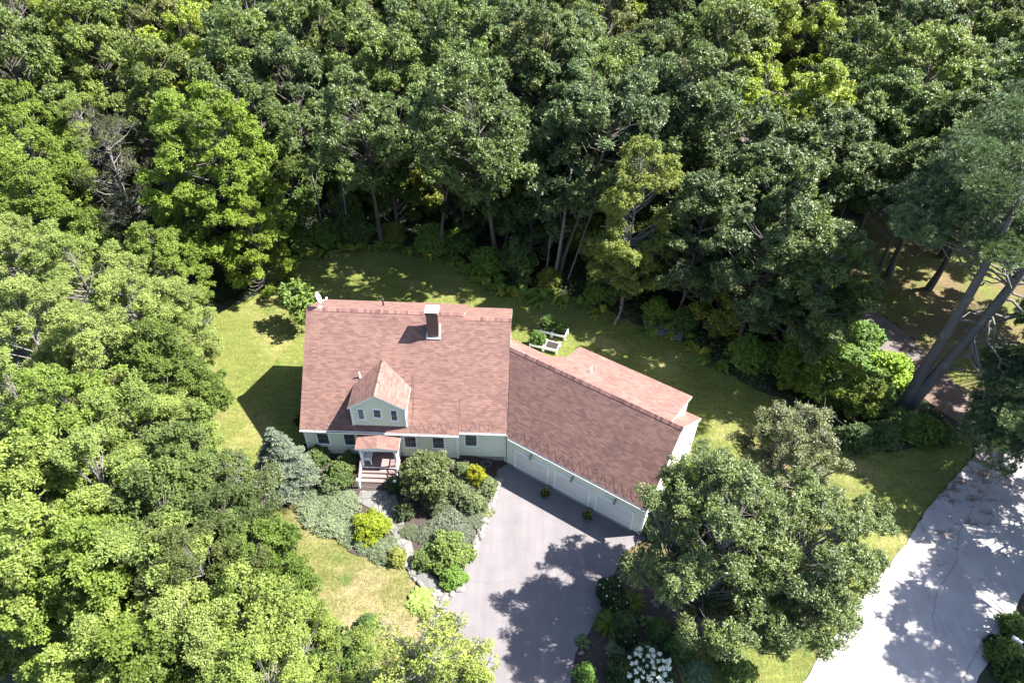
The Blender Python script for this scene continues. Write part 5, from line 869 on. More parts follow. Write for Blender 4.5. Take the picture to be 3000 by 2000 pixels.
# gutters
def gutter(a, b, M=None):
    m = MB(); x0, x1 = a, b
    m.box(x0, x1, -.135, -.024, -.10, -.008, M=M); m.box(x0+.01, x1-.01, -.120, -.040, -.02, -.004, 1, M=M)  # solid box; dark strip on top paints the shaded inside of the trough
    return m.build('gutter', [CREAM, DARKM], HOUSE)
gutter(0, WA-.01, Matrix.Translation((0, .02, ZE-.06))); gutter(WA-.02, X2+.12, Matrix.Translation((0, BE+.02, BZE-.06)))
gutter(.16, L, MC@Matrix.Translation((0, .02, EZ-.06)))
ds = MB(); ds.tube([(X2-.02, BE-.05, BZE-.15), (X2-.05, .3, 2.6), (X2-.12, .52, 2.3), (X2-.12, .54, -.4)], .045, 6); ds.build('downspout', CREAM, HOUSE)

# heat cables zigzagging above the eaves
def cable(fn, a, b, step=.62, hgt=.75):
    n = int((b-a)/step); pts = []
    rr = random.Random(3)
    for i in range(n):
        x = a+i*step; k = hgt*rr.uniform(.85, 1.1)
        pts += [fn(x, .06), fn(x+.02, k), fn(x+.1, k+.03), fn(x+step*.55, k*.45)]
    m = MB(); m.tube(pts, .006, 4); return m.build('heat_cable', CABLE, HOUSE)
cable(lambda x, s: (x, s*.71, ZE+mA*s*.71+.02), .5, 3.6, .62, .42); cable(lambda x, s: (x, s*.71, ZE+mA*s*.71+.02), 7.7, WA-.1)
cable(lambda x, s: (x, BE+s*.71, BZE+mA*s*.71+.02), WA+.2, X2-.1); cable(lambda x, s: CW(x, s*.66, EZ+mC*s*.66+.02), .4, L-.15, .62, .8)
zz = lambda y: ZE+mA*y+.02
for pts in ([(7.62, 2.9, zz(2.9)), (7.66, 2., zz(2.)), (7.78, 1.2, zz(1.2)), (7.7, .5, zz(.5)), (7.72, .05, zz(.05))],
    [(7.66, 2.8, zz(2.8)), (7.8, 1.8, zz(1.8)), (7.86, .7, zz(.7))],
    [(11.06, 2.3, zz(2.3)), (11.0, 1.5, zz(1.5)), (11.04, .9, zz(.9)), (11.0, .1, zz(.1))],
    [(X2-.06, 1.9, 4.68), (X2+.03, 1.2, 4.0), (X2-.02, .4, 3.25)]):
    MB().tube(pts, .006, 4).build('heat_cable', CABLE, HOUSE)

# chimney
cx0, cx1, cy0, cy1 = 8.57, 9.38, 4.78, 5.46
ch = MB(); ch.box(cx0, cx1, cy0, cy1, 6.9, 9.55); ch.box(cx0-.035, cx1+.035, cy0-.035, cy1+.035, 9.55, 9.68)
cho = ch.build('chimney', BRICK, HOUSE); uv_planar(cho)
cc = MB(); cc.box(cx0-.06, cx1+.06, cy0-.06, cy1+.06, 9.84, 9.9)
for x in (cx0+.08, cx1-.08):
    for y in (cy0+.08, cy1-.08): cc.box(x-.04, x+.04, y-.04, y+.04, 9.68, 9.84, 1)
cc.build('chimney_cap', [plain('cap_stone', (.72, .68, .62), .7, .06), DARKM], cho)
fl = MB(); zf = ZE+mA*cy0; zb_ = ZE+mA*cy1
fl.bar((cx0-.08, cy0-.06, zf), (cx1+.1, cy0-.06, zf), .1, .1); fl.bar((cx1+.03, cy0-.08, zf+.02), (cx1+.03, cy1, zb_+.06), .06, .09); fl.bar((cx0-.03, cy0-.08, zf+.02), (cx0-.03, cy1, zb_+.06), .05, .06)
fl.build('flashing', WHITE, cho)
# vents
def pipe(x, y, z, hgt, r, mat, lab):
    m = MB(); m.tube([(x, y, z-.1), (x, y, z+hgt)], r, 10); m.lathe((x, y, z-.02), [(r*2.2, 0), (r*1.3, .08), (r*1.1, .09)], 10); return m.build('vent_pipe', mat, HOUSE, lab, True)
pipe(4.0, 2.68, ZE+mA*2.68, .5, .045, WHITE, 'white vent pipe beside the front dormer')
pipe(4.97, 8.0, 7.63, .72, .06, DARKM, 'black vent pipe on the rear slope')
x, y, z = CW(3.35, 5.2, dz(5.2)); pipe(x, y, z, .45, .05, WHITE, 'white vent pipe on the garage rear dormer roof')
# satellite dish
dsh = MB(); dp = Vector((.85, 6.35, 9.5)); ax = Vector((.93, .12, .33)).normalized(); u = ax.cross(Vector((0, 0, 1))).normalized(); vv = u.cross(ax)
ring = []
for k, (r, dd) in enumerate(((0.0, 0), (.15, .008), (.3, .035), (.42, .075))):
    ring.append([tuple(dp+(u*math.cos(a)*.88+vv*math.sin(a)*1.05)*r+ax*dd) for a in np.arange(20)*2*PI/20])
for k in range(3): dsh.add(ring[k]+ring[k+1], [(i, (i+1) % 20, 20+(i+1) % 20, 20+i) for i in range(20)])
back = [[tuple(Vector(q)-ax*.02) for q in r_] for r_ in ring]
for k in range(3): dsh.add(back[k]+back[k+1], [(i, 20+i, 20+(i+1) % 20, (i+1) % 20) for i in range(20)])
dsh.add(ring[3]+back[3], [(i, (i+1) % 20, 20+(i+1) % 20, 20+i) for i in range(20)])
dish = dsh.build('satellite_dish', WHITE, HOUSE)
am = MB(); am.tube([(.9, 6.25, 8.75), (.88, 6.33, 9.1), tuple(dp-ax*.05)], .03, 8); tip = dp+ax*.55-vv*.3
am.tube([tuple(dp-vv*.38), tuple(tip)], .022, 6); am.tube([tuple(tip-ax*.05), tuple(tip+ax*.02+vv*.1)], .055, 8); am.tube([tuple(tip+u*.12-ax*.05), tuple(tip+u*.12+vv*.08)], .045, 8)
am.box(.75, 1.02, 6.1, 6.35, 8.7, 8.78); am.build('dish_arm', WHITE, dish)

# garage doors
def gdoor(a0, a1):
    t = .13; zt, zb = 1.5, GZ+.02
    f = MB(); f.box(a0, a0+t, .29, .37, zb, zt, M=MC); f.box(a1-t, a1, .29, .37, zb, zt, M=MC); f.box(a0+t, a1-t, .29, .37, zt-t, zt, M=MC)
    f.box(a0-.02, a1+.02, .27, .355, zt, zt+.03, M=MC)
    o = f.build('garage_door', WHITE, HOUSE)
    d = MB(); n = 4; hh = (zt-t-zb)/n
    for i in range(n):
        z0 = zb+i*hh; d.box(a0+t, a1-t, .335, .349, z0, z0+hh-.012, M=MC)
        d.box(a0+t, a1-t, .342, .3485, z0+hh-.012, z0+hh, 1, M=MC)
        for k in range(4):
            w_ = (a1-a0-2*t)/4; x0 = a0+t+k*w_+.06; x1 = x0+w_-.12
            for zz_ in (z0+.09, z0+hh-.11): d.box(x0, x1, .327, .3355, zz_-.018, zz_+.018, M=MC)
    d.build('door_panel', [DOORM, plain('door_seam', (.22, .2, .18))], o)
    MB().box(a0+t, a1-t, .2, .45, zb-.3, zb+.045, M=MC).build('door_sill', FOUND, o)
for a0, a1 in ((.48, 3.32), (3.78, 6.62), (7.02, 9.88)): gdoor(a0, a1)
def lantern(a, z=1.78):
    m = MB(); m.box(a-.05, a+.05, .31, .352, z-.05, z+.15, M=MC); m.bar(CW(a, .33, z+.1), CW(a, .18, z+.16), .02, .02)
    m.lathe(CW(a, .17, z-.28), [(.05, 0), (.085, .02), (.1, .26), (.12, .27), (.03, .38), (.01, .42)], 6)
    o = m.build('wall_lantern', GREYMETAL, HOUSE)
for a in (1.86, 5.16, 8.4): lantern(a)

# porch
PZ = .5
pd = MB(); pd.box(4.2, 6.85, -1.12, .35, PZ-.05, PZ, 0); pd.box(4.2, 6.85, -1.16, -1.12, PZ-.17, PZ-.001, 1); pd.box(4.25, 6.8, -1.1, .34, -.6, PZ-.052, 2)
porch = pd.build('porch', [DECK, CREAM, FOUND], HOUSE)
st = MB(); y = -1.16
for i in range(5):
    z = PZ-.165*(i+1); st.box(4.26, 6.62, y-.3, y+.02, z-.04, z, 0); st.box(4.28, 6.6, y+.0, y+.018, z-.0, z+.125, 1); st.box(4.28, 6.6, y-.27, y, -.8, z-.042, 1); y -= .285
st.build('step', [DECK, plain('riser', (.3, .28, .27))], porch)
pr_ = MB(); zf_, zb2 = 2.36, 2.72
P = lambda x, y, dz_: (x, y, zf_+(zb2-zf_)*(y+1.1)/1.45+dz_)
pr_.slab([P(3.95, -1.1, 0), P(5.45, -1.1, .2), P(5.45, .34, .2), P(3.95, .34, 0)], .09); pr_.slab([P(5.45, -1.1, .2), P(6.98, -1.1, 0), P(6.98, .34, 0), P(5.45, .34, .2)], .09)
o = pr_.build('porch_roof', [SHINGLE, WHITE], porch); uv_planar(o)
tr = MB(); tr.add([(4.12, -1.04, 2.13), (6.8, -1.04, 2.13), (6.8, -1.04, 2.27), (5.45, -1.04, 2.46), (4.12, -1.04, 2.27), (4.12, -.98, 2.13), (6.8, -.98, 2.13), (6.8, -.98, 2.27), (5.45, -.98, 2.46), (4.12, -.98, 2.27)],
    [(0, 1, 2, 3, 4), (9, 8, 7, 6, 5), (0, 5, 6, 1), (0, 4, 9, 5), (1, 6, 7, 2)])
tr.box(4.12, 4.2, -.98, .34, 2.13, 2.27); tr.box(6.72, 6.8, -.98, .34, 2.13, 2.27); tr.build('porch_beam', WHITE, porch)
for x in (4.3, 6.68):
    q = MB(); q.box(x-.07, x+.07, -1.05, -.91, PZ, 2.13); q.box(x-.09, x+.09, -1.07, -.89, PZ, PZ+.12); q.box(x-.09, x+.09, -1.07, -.89, 2.02, 2.13); q.build('post', WHITE, porch)
for x in (4.24, 6.76):
    rl = MB(); rl.box(x-.03, x+.03, -.9, .33, PZ+.82, PZ+.88); rl.box(x-.025, x+.025, -.9, .33, PZ+.1, PZ+.15)
    for i in range(9): yy = -.82+i*.13; rl.box(x-.018, x+.018, yy-.018, yy+.018, PZ+.15, PZ+.82)
    a0, a1 = (x, -1.05, PZ+.85), (x, -2.35, .55); rl.bar(a0, a1, .07, .06, 1); rl.bar((x, -1.05, PZ+.15), (x, -2.35, -.12), .05, .05)
    for i in range(1, 10): yy = -1.05-1.3*i/10; t_ = i/10; rl.box(x-.018, x+.018, yy-.018, yy+.018, PZ+.15-.62*t_, PZ+.85-.8*t_)
    rl.build('railing', [WHITE, DECK], porch)
for x in (4.24, 6.76):
    q = MB(); q.box(x-.07, x+.07, -2.46, -2.32, -.45, .68); q.box(x-.1, x+.1, -2.49, -2.29, .68, .74); q.build('newel_post', WHITE, porch)
dr = MB(); dr.box(5.0, 5.1, .28, .36, PZ, 2.45); dr.box(5.95, 6.05, .28, .36, PZ, 2.45); dr.box(5.1, 5.95, .28, .36, 2.35, 2.45); do = dr.build('front_door', WHITE, HOUSE)
MB().box(5.1, 5.95, .31, .352, PZ, 2.35).build('door_panel', plain('door_red', (.1, .03, .03)), do)

# bench on the porch
bn = empty('porch_bench', (4.62, -.35, PZ), 0, 'white slatted bench on the front porch', 'bench')
s_ = MB()
for i in range(6): s_.box(-.22+i*.085, -.16+i*.085, -.55, .55, .40, .425)
s_.build('seat', WHITE, bn)
s_ = MB(); s_.box(-.3, -.27, -.55, .55, .9, .96)
for i in range(9): yy = -.5+i*.125; s_.box(-.29, -.27, yy-.03, yy+.03, .44, .9)
s_.build('backrest', WHITE, bn)
for x in (-.26, .27):
    for yy in (-.55, .55):
        q = MB(); q.box(x-.03, x+.03, yy-.03, yy+.03, 0, .62 if x > 0 else .95); q.build('leg', WHITE, bn)
for yy in (-.55, .55): MB().box(-.3, .32, yy-.035, yy+.035, .62, .65).build('armrest', WHITE, bn)

# ================================================================ OBJECTS IN THE GARDEN
def planter(x, y, rz, wx, wy, label):
    e = empty('raised_planter', (x, y, 0), rz, label, 'planter', 'white raised planter boxes on the back lawn')
    b = MB(); t = .04; z0, z1 = .28, .52
    b.box(-wx/2, wx/2, -wy/2, -wy/2+t, z0, z1); b.box(-wx/2, wx/2, wy/2-t, wy/2, z0, z1); b.box(-wx/2, -wx/2+t, -wy/2+t, wy/2-t, z0, z1); b.box(wx/2-t, wx/2, -wy/2+t, wy/2-t, z0, z1)
    b.box(-wx/2+t, wx/2-t, -wy/2+t, wy/2-t, z0, z0+.03); b.build('box', WHITE, e)
    for sx in (-1, 1):
        for sy in (-1, 1):
            q = MB(); q.box(sx*wx/2-.05, sx*wx/2+.05, sy*wy/2-.05, sy*wy/2+.05, 0, .58); q.build('leg', WHITE, e)
    MB().box(-wx/2+t, wx/2-t, -wy/2+t, wy/2-t, z0+.03, z1-.07).build('soil', SOIL, e); return e
PR = R_(-17)
planter(16.55, 12.55, PR, 1.12, .95, 'white raised planter nearest the house, full of tall leafy plants')
planter(17.72, 12.2, PR, 1.12, .95, 'white raised planter holding only bare dark soil')
planter(17.35, 14.35, PR, .95, .95, 'white raised planter mostly hidden by plants at the back left of the group')
planter(18.45, 14.0, PR, 1.12, .95, 'white raised planter at the back right with one bushy plant')
def lowtable(x, y, rz, label):
    e = empty('slatted_bench', (x, y, 0), rz, label, 'bench', 'low weathered slatted benches by the shrubs')
    b = MB()
    for i in range(8): b.box(-.75, .75, -.5+i*.128, -.41+i*.128, .36, .39)
    b.build('seat', WEATHERED, e)
    b = MB(); b.box(-.72, .72, -.47, -.43, .28, .355); b.box(-.72, .72, .4, .44, .28, .355)
    b.box(-.7, -.66, -.43, .4, .28, .355); b.box(.66, .7, -.43, .4, .28, .355); b.build('frame', WEATHERED, e)
    for sx in (-.66, .66):
        for sy in (-.42, .4):
            q = MB(); q.box(sx-.035, sx+.035, sy-.035, sy+.035, 0, .28); q.build('leg', WEATHERED, e)
lowtable(26.85, 14.85, R_(-27), 'weathered slatted bench, the left one of the pair under the ferns')
lowtable(28.2, 14.25, R_(-20), 'weathered slatted bench, the right one of the pair, partly under leaves')

def mailbox(name, x, y, rz, label, post=1.0):
    z = h(x, y); e = empty(name, (x, y, z), rz, label, 'mailbox')
    b = MB(); n = 9; prof = [(-.09, 0), (.09, 0)]+[(.09*math.cos(a), .12+.09*math.sin(a)) for a in np.linspace(0, PI, n)]
    b.prism([(y_, z_+post) for y_, z_ in prof], -.26, .26); b.build('box', WHITE, e)
    q = MB(); q.box(-.05, .05, -.05, .05, -.1, post); q.bar((.0, 0, post-.35), (.2, 0, post-.01), .05, .05); q.build('post', WEATHERED, e)
mailbox('mailbox', 55.0, 11.4, R_(-12), 'small white mailbox on a wooden post under the pine boughs')
mailbox('mailbox', 44.6, -11.9, R_(-45), 'long white mailbox among the plants at the lower right road edge')

def hose():
    m = MB(); pts = []; rr = random.Random(4)
    for i in range(110): a = i*.42; r = .33+.05*math.sin(i*.37)+.04*rr.random(); pts.append((12.9+r*math.cos(a), .08+r*.8*math.sin(a), h(12.9, .1)+.08+.02*math.sin(i*.9)+i*.0006))
    pts += [(13.3, .3, -.2), (13.7, .45, -.15), (14.0, .55, .1)]
    tag(m and MB().tube(pts, .018, 5).build('garden_hose', plain('hose', (.09, .1, .08), .5)), 'coiled grey garden hose on the gravel below the wall', 'hose')
hose()

rng0 = random.Random(12)
def stone_mesh(seed, mat=STONE):
    r = random.Random(seed); bm = bmesh.new(); bmesh.ops.create_icosphere(bm, subdivisions=2, radius=.5)
    ax = [Vector((r.uniform(-1, 1), r.uniform(-1, 1), r.uniform(-1, 1))).normalized() for _ in range(9)]; dd = [r.uniform(.26, .42) for _ in ax]
    for v in bm.verts:
        for a, d in zip(ax, dd):
            k = v.co.dot(a)
            if k > d: v.co -= a*(k-d)
        v.co *= r.uniform(.97, 1.03)
    me = bpy.data.meshes.new('stone'); bm.to_mesh(me); bm.free(); me.materials.append(mat); return me
STONES = [stone_mesh(i) for i in range(7)]
def stone_wall(pts, label, step=.26, s=(.27, .2, .16), seed=1, layers=1):
    e = empty('stone_edging', (pts[0][0], pts[0][1], h(*pts[0])), 0, label, 'stone edging'); r = random.Random(seed)
    for ly in range(layers):
        for i in range(len(pts)-1):
            a, b = Vector(pts[i]), Vector(pts[i+1]); n = max(1, int((b-a).length/step)); ang = math.atan2((b-a).y, (b-a).x)
            for j in range(n):
                q = a+(b-a)*(j+r.uniform(.2, .8))/n; o = bpy.data.objects.new('stone', STONES[r.randrange(7)]); C.objects.link(o); o.parent = e
                off = Vector((-(b-a).y, (b-a).x)).normalized()*(r.uniform(-.08, .08)+ly*.22)
                o.location = (q.x+off.x-e.location.x, q.y+off.y-e.location.y, h(q.x, q.y)-e.location.z+.08+ly*.07); k = r.uniform(.65, 1.35)
                o.rotation_euler = (r.uniform(-.3, .3), r.uniform(-.3, .3), ang+r.uniform(-.5, .5)); o.scale = (s[0]*2*k, s[1]*2*k*r.uniform(.8, 1.2), s[2]*2*k)
stone_wall(D['stones'], 'row of pale field stones along the left edge of the driveway', seed=2, layers=2)
stone_wall(D['stones2'], 'pale stones edging the left side of the flagstone path', seed=5, step=.4)
for i, (x, y, s) in enumerate(D['rocks']):
    o = bpy.data.objects.new('boulder', stone_mesh(40+i)); C.objects.link(o); o.location = (x, y, h(x, y)+s*.25); o.scale = (s*1.4, s, s*.8); o.rotation_euler = (0, 0, i*1.3)
    tag(o, D['rocklab'][i], 'rock')

# overhead wires in the bottom left corner
for k, (a, b, lab) in enumerate((((-19, -12.0, 8.4), (4, -27, 8.2), 'upper of two thin overhead wires in the lower left corner'), ((-19.4, -13.0, 7.9), (3.6, -28, 7.7), 'lower of two thin overhead wires in the lower left corner'))):
    a, b = Vector(a), Vector(b); pts = [tuple(a+(b-a)*t_-Vector((0, 0, 1.6*t_*(1-t_)))) for t_ in np.linspace(0, 1, 16)]
    tag(MB().tube(pts, .018, 5).build('overhead_wire', plain('wire', (.25, .25, .26))), lab, 'wire', 'overhead wires')

# neighbouring house behind the trees
NH = empty('neighbouring_house', (45.5, 50.5, 0), R_(-6), 'house with weathered grey brown roof almost hidden behind the oaks', 'house')
MB().prism([(-5, -.5), (-5, 3.1), (0, 6.6), (5, 3.1), (5, -.5)], -9, 9).build('wall', plain('tan_wall', (.3, .27, .23)), NH)
def nroofm():
    m = NT('weathered_shingles'); uv = m.n('UVMap').outputs[0]; br = m.n('TexBrick')
    for k, v in dict(Vector=uv, Scale=1., Color1=(.15, .125, .115, 1), Color2=(.11, .09, .085, 1), Mortar=(.05, .04, .04, 1)).items(): m.set(br, k, v)
    m.set(br, 'Mortar Size', .02); m.set(br, 'Brick Width', .8); m.set(br, 'Row Height', .16); m.bs('Base Color', br.outputs[0]); m.bs('Roughness', .9); return m.mat
r = MB(); r.slab([(-9.4, -5.6, 2.9), (9.4, -5.6, 2.9), (9.4, 0, 6.9), (-9.4, 0, 6.9)], .15); r.slab([(-9.4, 0, 6.9), (9.4, 0, 6.9), (9.4, 5.6, 2.9), (-9.4, 5.6, 2.9)], .15)
o = r.build('roof', [nroofm(), WHITE], NH); uv_planar(o)
for x in (-6, -2, 3, 7): window(x, x+1, 1, 2.3, -5.0, NH)

# ================================================================ PLANTS
def unit(v): return v/(np.linalg.norm(v, axis=-1, keepdims=True)+1e-9)
def leaves(mb, P, Tn, Nn, Ln, W, tint, rng, fold=.18, droop=.25, m=0):
    n = len(P); Ln = Ln*rng.uniform(.7, 1.25, n)[:, None]; W = W*rng.uniform(.75, 1.2, n)[:, None]
    T = unit(Tn); N = unit(Nn-T*(Nn*T).sum(1)[:, None]); B = np.cross(N, T)
    v = np.stack([P, P+T*Ln*.45+B*W*.5-N*W*fold, P+T*Ln-N*Ln*droop, P+T*Ln*.45-B*W*.5-N*W*fold], 1)
    mb.quads(v.reshape(-1, 3), n, m, np.clip(tint, 0, 1))
def sph(rng, n, up=0.):
    v = rng.normal(size=(n, 3)); v = unit(v); v[:, 2] += up; return unit(v)
def foliage(mb, centres, rc, rng, tufts, per, Ln, W, tuftr=.16, up=.25, droop=.25, flat=.62, ct=None):
    "clumps > tufts > leaves"
    nc = len(centres); ct = rng.uniform(.25, .75, nc) if ct is None else ct
    nt_ = nc*tufts; ci = np.repeat(np.arange(nc), tufts); rr = rc*rng.uniform(.7, 1.25, nc)
    d = sph(rng, nt_, up); rad = rng.uniform(.45, 1., nt_)**.6
    tc = centres[ci]+d*(rr[ci]*rad)[:, None]*np.array([1, 1, flat]); tt = ct[ci]+rng.normal(0, .10, nt_)
    ti = np.repeat(np.arange(nt_), per); n = nt_*per
    P = tc[ti]+rng.normal(size=(n, 3))*tuftr*.45
    T = d[ti]*.55+sph(rng, n)*.9; T[:, 2] -= .12
    N = d[ti]*.5+np.array([0, 0, .75])+sph(rng, n)*.55
    leaves(mb, P, T, N, Ln, W, tt[ti]+rng.normal(0, .12, n), rng, droop=droop)
def profile(shape, t):
    if shape == 'round': return math.sqrt(max(0, 1-(2*t-1)**2))**.8
    if shape == 'dome': return math.sqrt(max(0, 1-t*t))*.95+.05
    if shape == 'cone': return (1-t)**.75*min(1, t*6+.35)+.05
    if shape == 'egg': return min(1, (t*3.5+.25))*math.sqrt(max(0, 1-t**2.4))
    if shape == 'column': return min(1, t*5+.4)*(1-t**3)**.6+.03
    return 1
def centres(rng, n, H, R, clear, shape, inner=.5, sep=.75, lobes=0, lr=.85):
    def samp(n, inner, sep, jit):
        out = []; tries = 0
        while len(out) < n and tries < n*60:
            tries += 1; t = rng.uniform(0, 1)**.85; pr = profile(shape, t)
            if rng.uniform() > pr+.08: continue
            a = rng.uniform(0, 2*PI); lob = 1+.16*math.sin(3*a+5*t+R)+.1*math.sin(5*a-7*t)
            r = R*pr*lob*(rng.uniform(inner**2, 1)**.5); p = np.array([r*math.cos(a), r*math.sin(a), clear+t*(H-clear)])
            if not out or (np.linalg.norm(np.array(out)-p, axis=1) > sep).all(): out.append(p)
        return np.array(out)
    if not lobes: return samp(n, inner, sep, 0), None
    lc = samp(lobes, inner, lr*1.25, 0); k = len(lc); li = rng.integers(0, k, n); d = sph(rng, n, .25)
    rad = rng.uniform(.15, 1, n)**.5*lr*rng.uniform(.7, 1.3, k)[li]; ax = np.stack([lc[:, 0], lc[:, 1], lc[:, 2]*0+.6*R], 1); ax = unit(ax)[li]
    cs = lc[li]+d*rad[:, None]*np.array([1, 1, .6])+ax*rng.uniform(-.15, .55, n)[:, None]*lr
    return cs, rng.uniform(.25, .75, k)[li]*.7+rng.uniform(.2, .8, n)*.3
def limbs(mb, rng, cs, H, clear, r0, top=.86, lean=(0, 0), sides=7, twig=0, tl=.8, thick=1., fork=.55):
    k = 7; zz = np.linspace(0, H*top, k); wob = rng.normal(size=(k, 2)).cumsum(0)*.035*H/8; wob[0] = 0
    tp = np.stack([lean[0]*zz/H+wob[:, 0], lean[1]*zz/H+wob[:, 1], zz], 1); tp[0, 2] = -.3
    rad = r0*(1-np.linspace(0, 1, k)**.9*.85); rad[0] *= 1.35
    mb.tube(tp, rad, sides)
    def on(z): return np.array([np.interp(z, zz, tp[:, 0]), np.interp(z, zz, tp[:, 1]), z])
    for c in cs:
        rh = math.hypot(c[0]-lean[0]*c[2]/H, c[1]-lean[1]*c[2]/H); z0 = max(clear*.75, c[2]-rh*rng.uniform(fork, fork+.7)); z0 = min(z0, H*top*.97, c[2]+.3)
        a = on(z0); mid = a*.45+c*.55+rng.normal(size=3)*.09*rh; mid[2] -= .08*rh
        rl_ = (.018+.013*rh)*thick; mb.tube([a, mid, c], [rl_, rl_*.6, rl_*.25], 4, cap=False)
        for _ in range(twig):
            d = sph(rng, 1, .5)[0]*tl*rng.uniform(.5, 1.1); s0 = mid+(c-mid)*rng.uniform(.2, 1); e = s0+d
            mb.tube([s0, s0+d*.5+rng.normal(size=3)*.05, e], [.017*thick, .011*thick, .006], 3, cap=False)
    return on
MAT = dict(leaf=LEAF, gloss=GLOSSLEAF, needle=NEEDLE)
LIB = {}
def make_tree(key, name, seed, H, R, clear, n, rc, tufts, per, Ln, W, shape='round', r0=.2, bk=BARK, lm='leaf', twig=0, inner=.5, up=.25, droop=.25, lean=(0, 0), top=.86, flat=.62, sep=.75, thick=1., fork=.55, tuftr=.16, tl=.8, lobes=0, lr=.85):
    rng = np.random.default_rng(seed); cs, ct = centres(rng, n, H, R, clear, shape, inner, sep, lobes, lr); cs[:, 0] += lean[0]*cs[:, 2]/H; cs[:, 1] += lean[1]*cs[:, 2]/H
    t = MB(); limbs(t, rng, cs[::1 if n < 130 else 2], H, clear, r0, top, lean, twig=twig, thick=thick, fork=fork, tl=tl); c = MB(); foliage(c, cs, rc, rng, tufts, per, Ln, W, tuftr, up, droop, flat, ct)
    LIB[key] = (name, t.mesh('trunk', bk), c.mesh('crown', MAT[lm]))
def plant(key, x, y, s=1., rz=0., col=(.04, .08, .02), label=None, cat='tree', group=None, sz=None, z=None, tilt=(0, 0)):
    name, tm, cm = LIB[key][:3]
    e = empty(name, (x, y, h(x, y) if z is None else z), rz, label, cat, group); e.scale = (s, s, sz or s); e.rotation_euler = (tilt[0], tilt[1], rz)
    for nm, me in zip(LIB[key][3] if len(LIB[key]) > 3 else ('trunk', 'crown'), (tm, cm)):
        if me is None: continue
        o = bpy.data.objects.new(nm, me); C.objects.link(o); o.parent = e
        if nm in ('crown', 'foliage'): o.color = (*col, 1)
    return e
# forest oaks: big tufted crowns
OK_ = dict(lm='gloss', lobes=34, lr=1.2, inner=.5)
make_tree('oak1', 'oak_tree', 1, 18, 4.6, 5.5, 250, .62, 18, 13, .26, .12, 'egg', .24, **OK_)
make_tree('oak2', 'oak_tree', 2, 17, 4.2, 4.5, 240, .60, 18, 13, .25, .12, 'round', .22, **OK_)
make_tree('oak3', 'oak_tree', 3, 19, 4.8, 6.5, 260, .62, 18, 13, .26, .115, 'dome', .27, **OK_)
make_tree('oak4', 'oak_tree', 4, 16, 3.7, 3.5, 220, .58, 18, 13, .25, .12, 'egg', .2, twig=2, **OK_)
make_tree('edge1', 'oak_tree', 31, 19, 4.4, 8.5, 210, .6, 18, 13, .25, .12, 'egg', .24, lean=(0, -4.2), **OK_)
make_tree('edge2', 'oak_tree', 32, 18, 4.2, 8, 200, .6, 18, 13, .25, .12, 'round', .2, lean=(0, -4.8), **OK_)
make_tree('tall', 'forest_tree', 5, 15, 2.3, 1.0, 170, .48, 14, 10, .24, .14, 'column', .16, lobes=26, lr=.8)
make_tree('birch', 'birch_tree', 6, 14.5, 2.5, 2.6, 330, .4, 16, 11, .15, .09, 'column', .13, bk=PALEBARK, twig=2, lobes=40, lr=.75)
MP = dict(lobes=56, lr=.9, inner=.55, twig=1)
make_tree('maple1', 'maple_tree', 7, 13, 3.6, 1.2, 340, .44, 20, 13, .145, .105, 'cone', .2, **MP)
make_tree('maple2', 'maple_tree', 8, 12, 3.9, 1.0, 430, .46, 20, 13, .145, .105, 'egg', .2, **MP)
make_tree('maple3', 'maple_tree', 9, 12.5, 3.4, 1.0, 330, .44, 20, 13, .145, .105, 'dome', .2, **MP)
make_tree('bigmaple', 'maple_tree', 19, 15.5, 4.7, .8, 760, .5, 20, 13, .15, .11, 'egg', .26, lobes=95, lr=.95, inner=.6)
AP = dict(bk=PALEBARK, twig=2, thick=1.0, lobes=44, lr=.85, inner=.5)
make_tree('ash1', 'ash_tree', 10, 12, 3.8, 2.2, 380, .42, 20, 13, .145, .068, 'egg', .2, **AP)
make_tree('ash2', 'ash_tree', 11, 12.5, 3.6, 2.0, 370, .42, 20, 13, .145, .068, 'dome', .22, **AP)
make_tree('sparse', 'dying_tree', 12, 14, 3.2, 3.0, 190, .4, 9, 7, .15, .09, 'egg', .17, bk=PALEBARK, twig=12, thick=1.2, tl=1.0, lobes=30, lr=.9)
PP = dict(bk=PALEBARK, lm='gloss', twig=4, up=.5, fork=.9, inner=.35, thick=1.2, tl=1.1)
make_tree('pear1', 'pear_tree', 13, 13, 4.0, 4.6, 440, .38, 18, 12, .13, .075, 'egg', .2, lean=(.9, 1.8), lobes=50, lr=.85, **PP)
make_tree('pear2', 'pear_tree', 14, 12, 3.9, 4.2, 420, .38, 18, 12, .13, .075, 'egg', .2, lean=(3.7, 2.2), lobes=48, lr=.85, **PP)
make_tree('pear3', 'pear_tree', 17, 8.2, 3.0, 1.6, 280, .34, 16, 11, .12, .07, 'dome', .17, lobes=36, lr=.75, **PP)
make_tree('yard', 'oak_tree', 18, 18, 4.2, 10.5, 190, .6, 18, 13, .25, .12, 'egg', .3, **OK_)
make_tree('under', 'young_tree', 15, 6, 2.1, .4, 120, .4, 13, 9, .22, .15, 'egg', .07, twig=1, lobes=18, lr=.7)
make_tree('sapling', 'sapling', 16, 3.4, 1.0, 1.2, 16, .4, 10, 7, .24, .17, 'round', .035, bk=BARK, sep=.4)
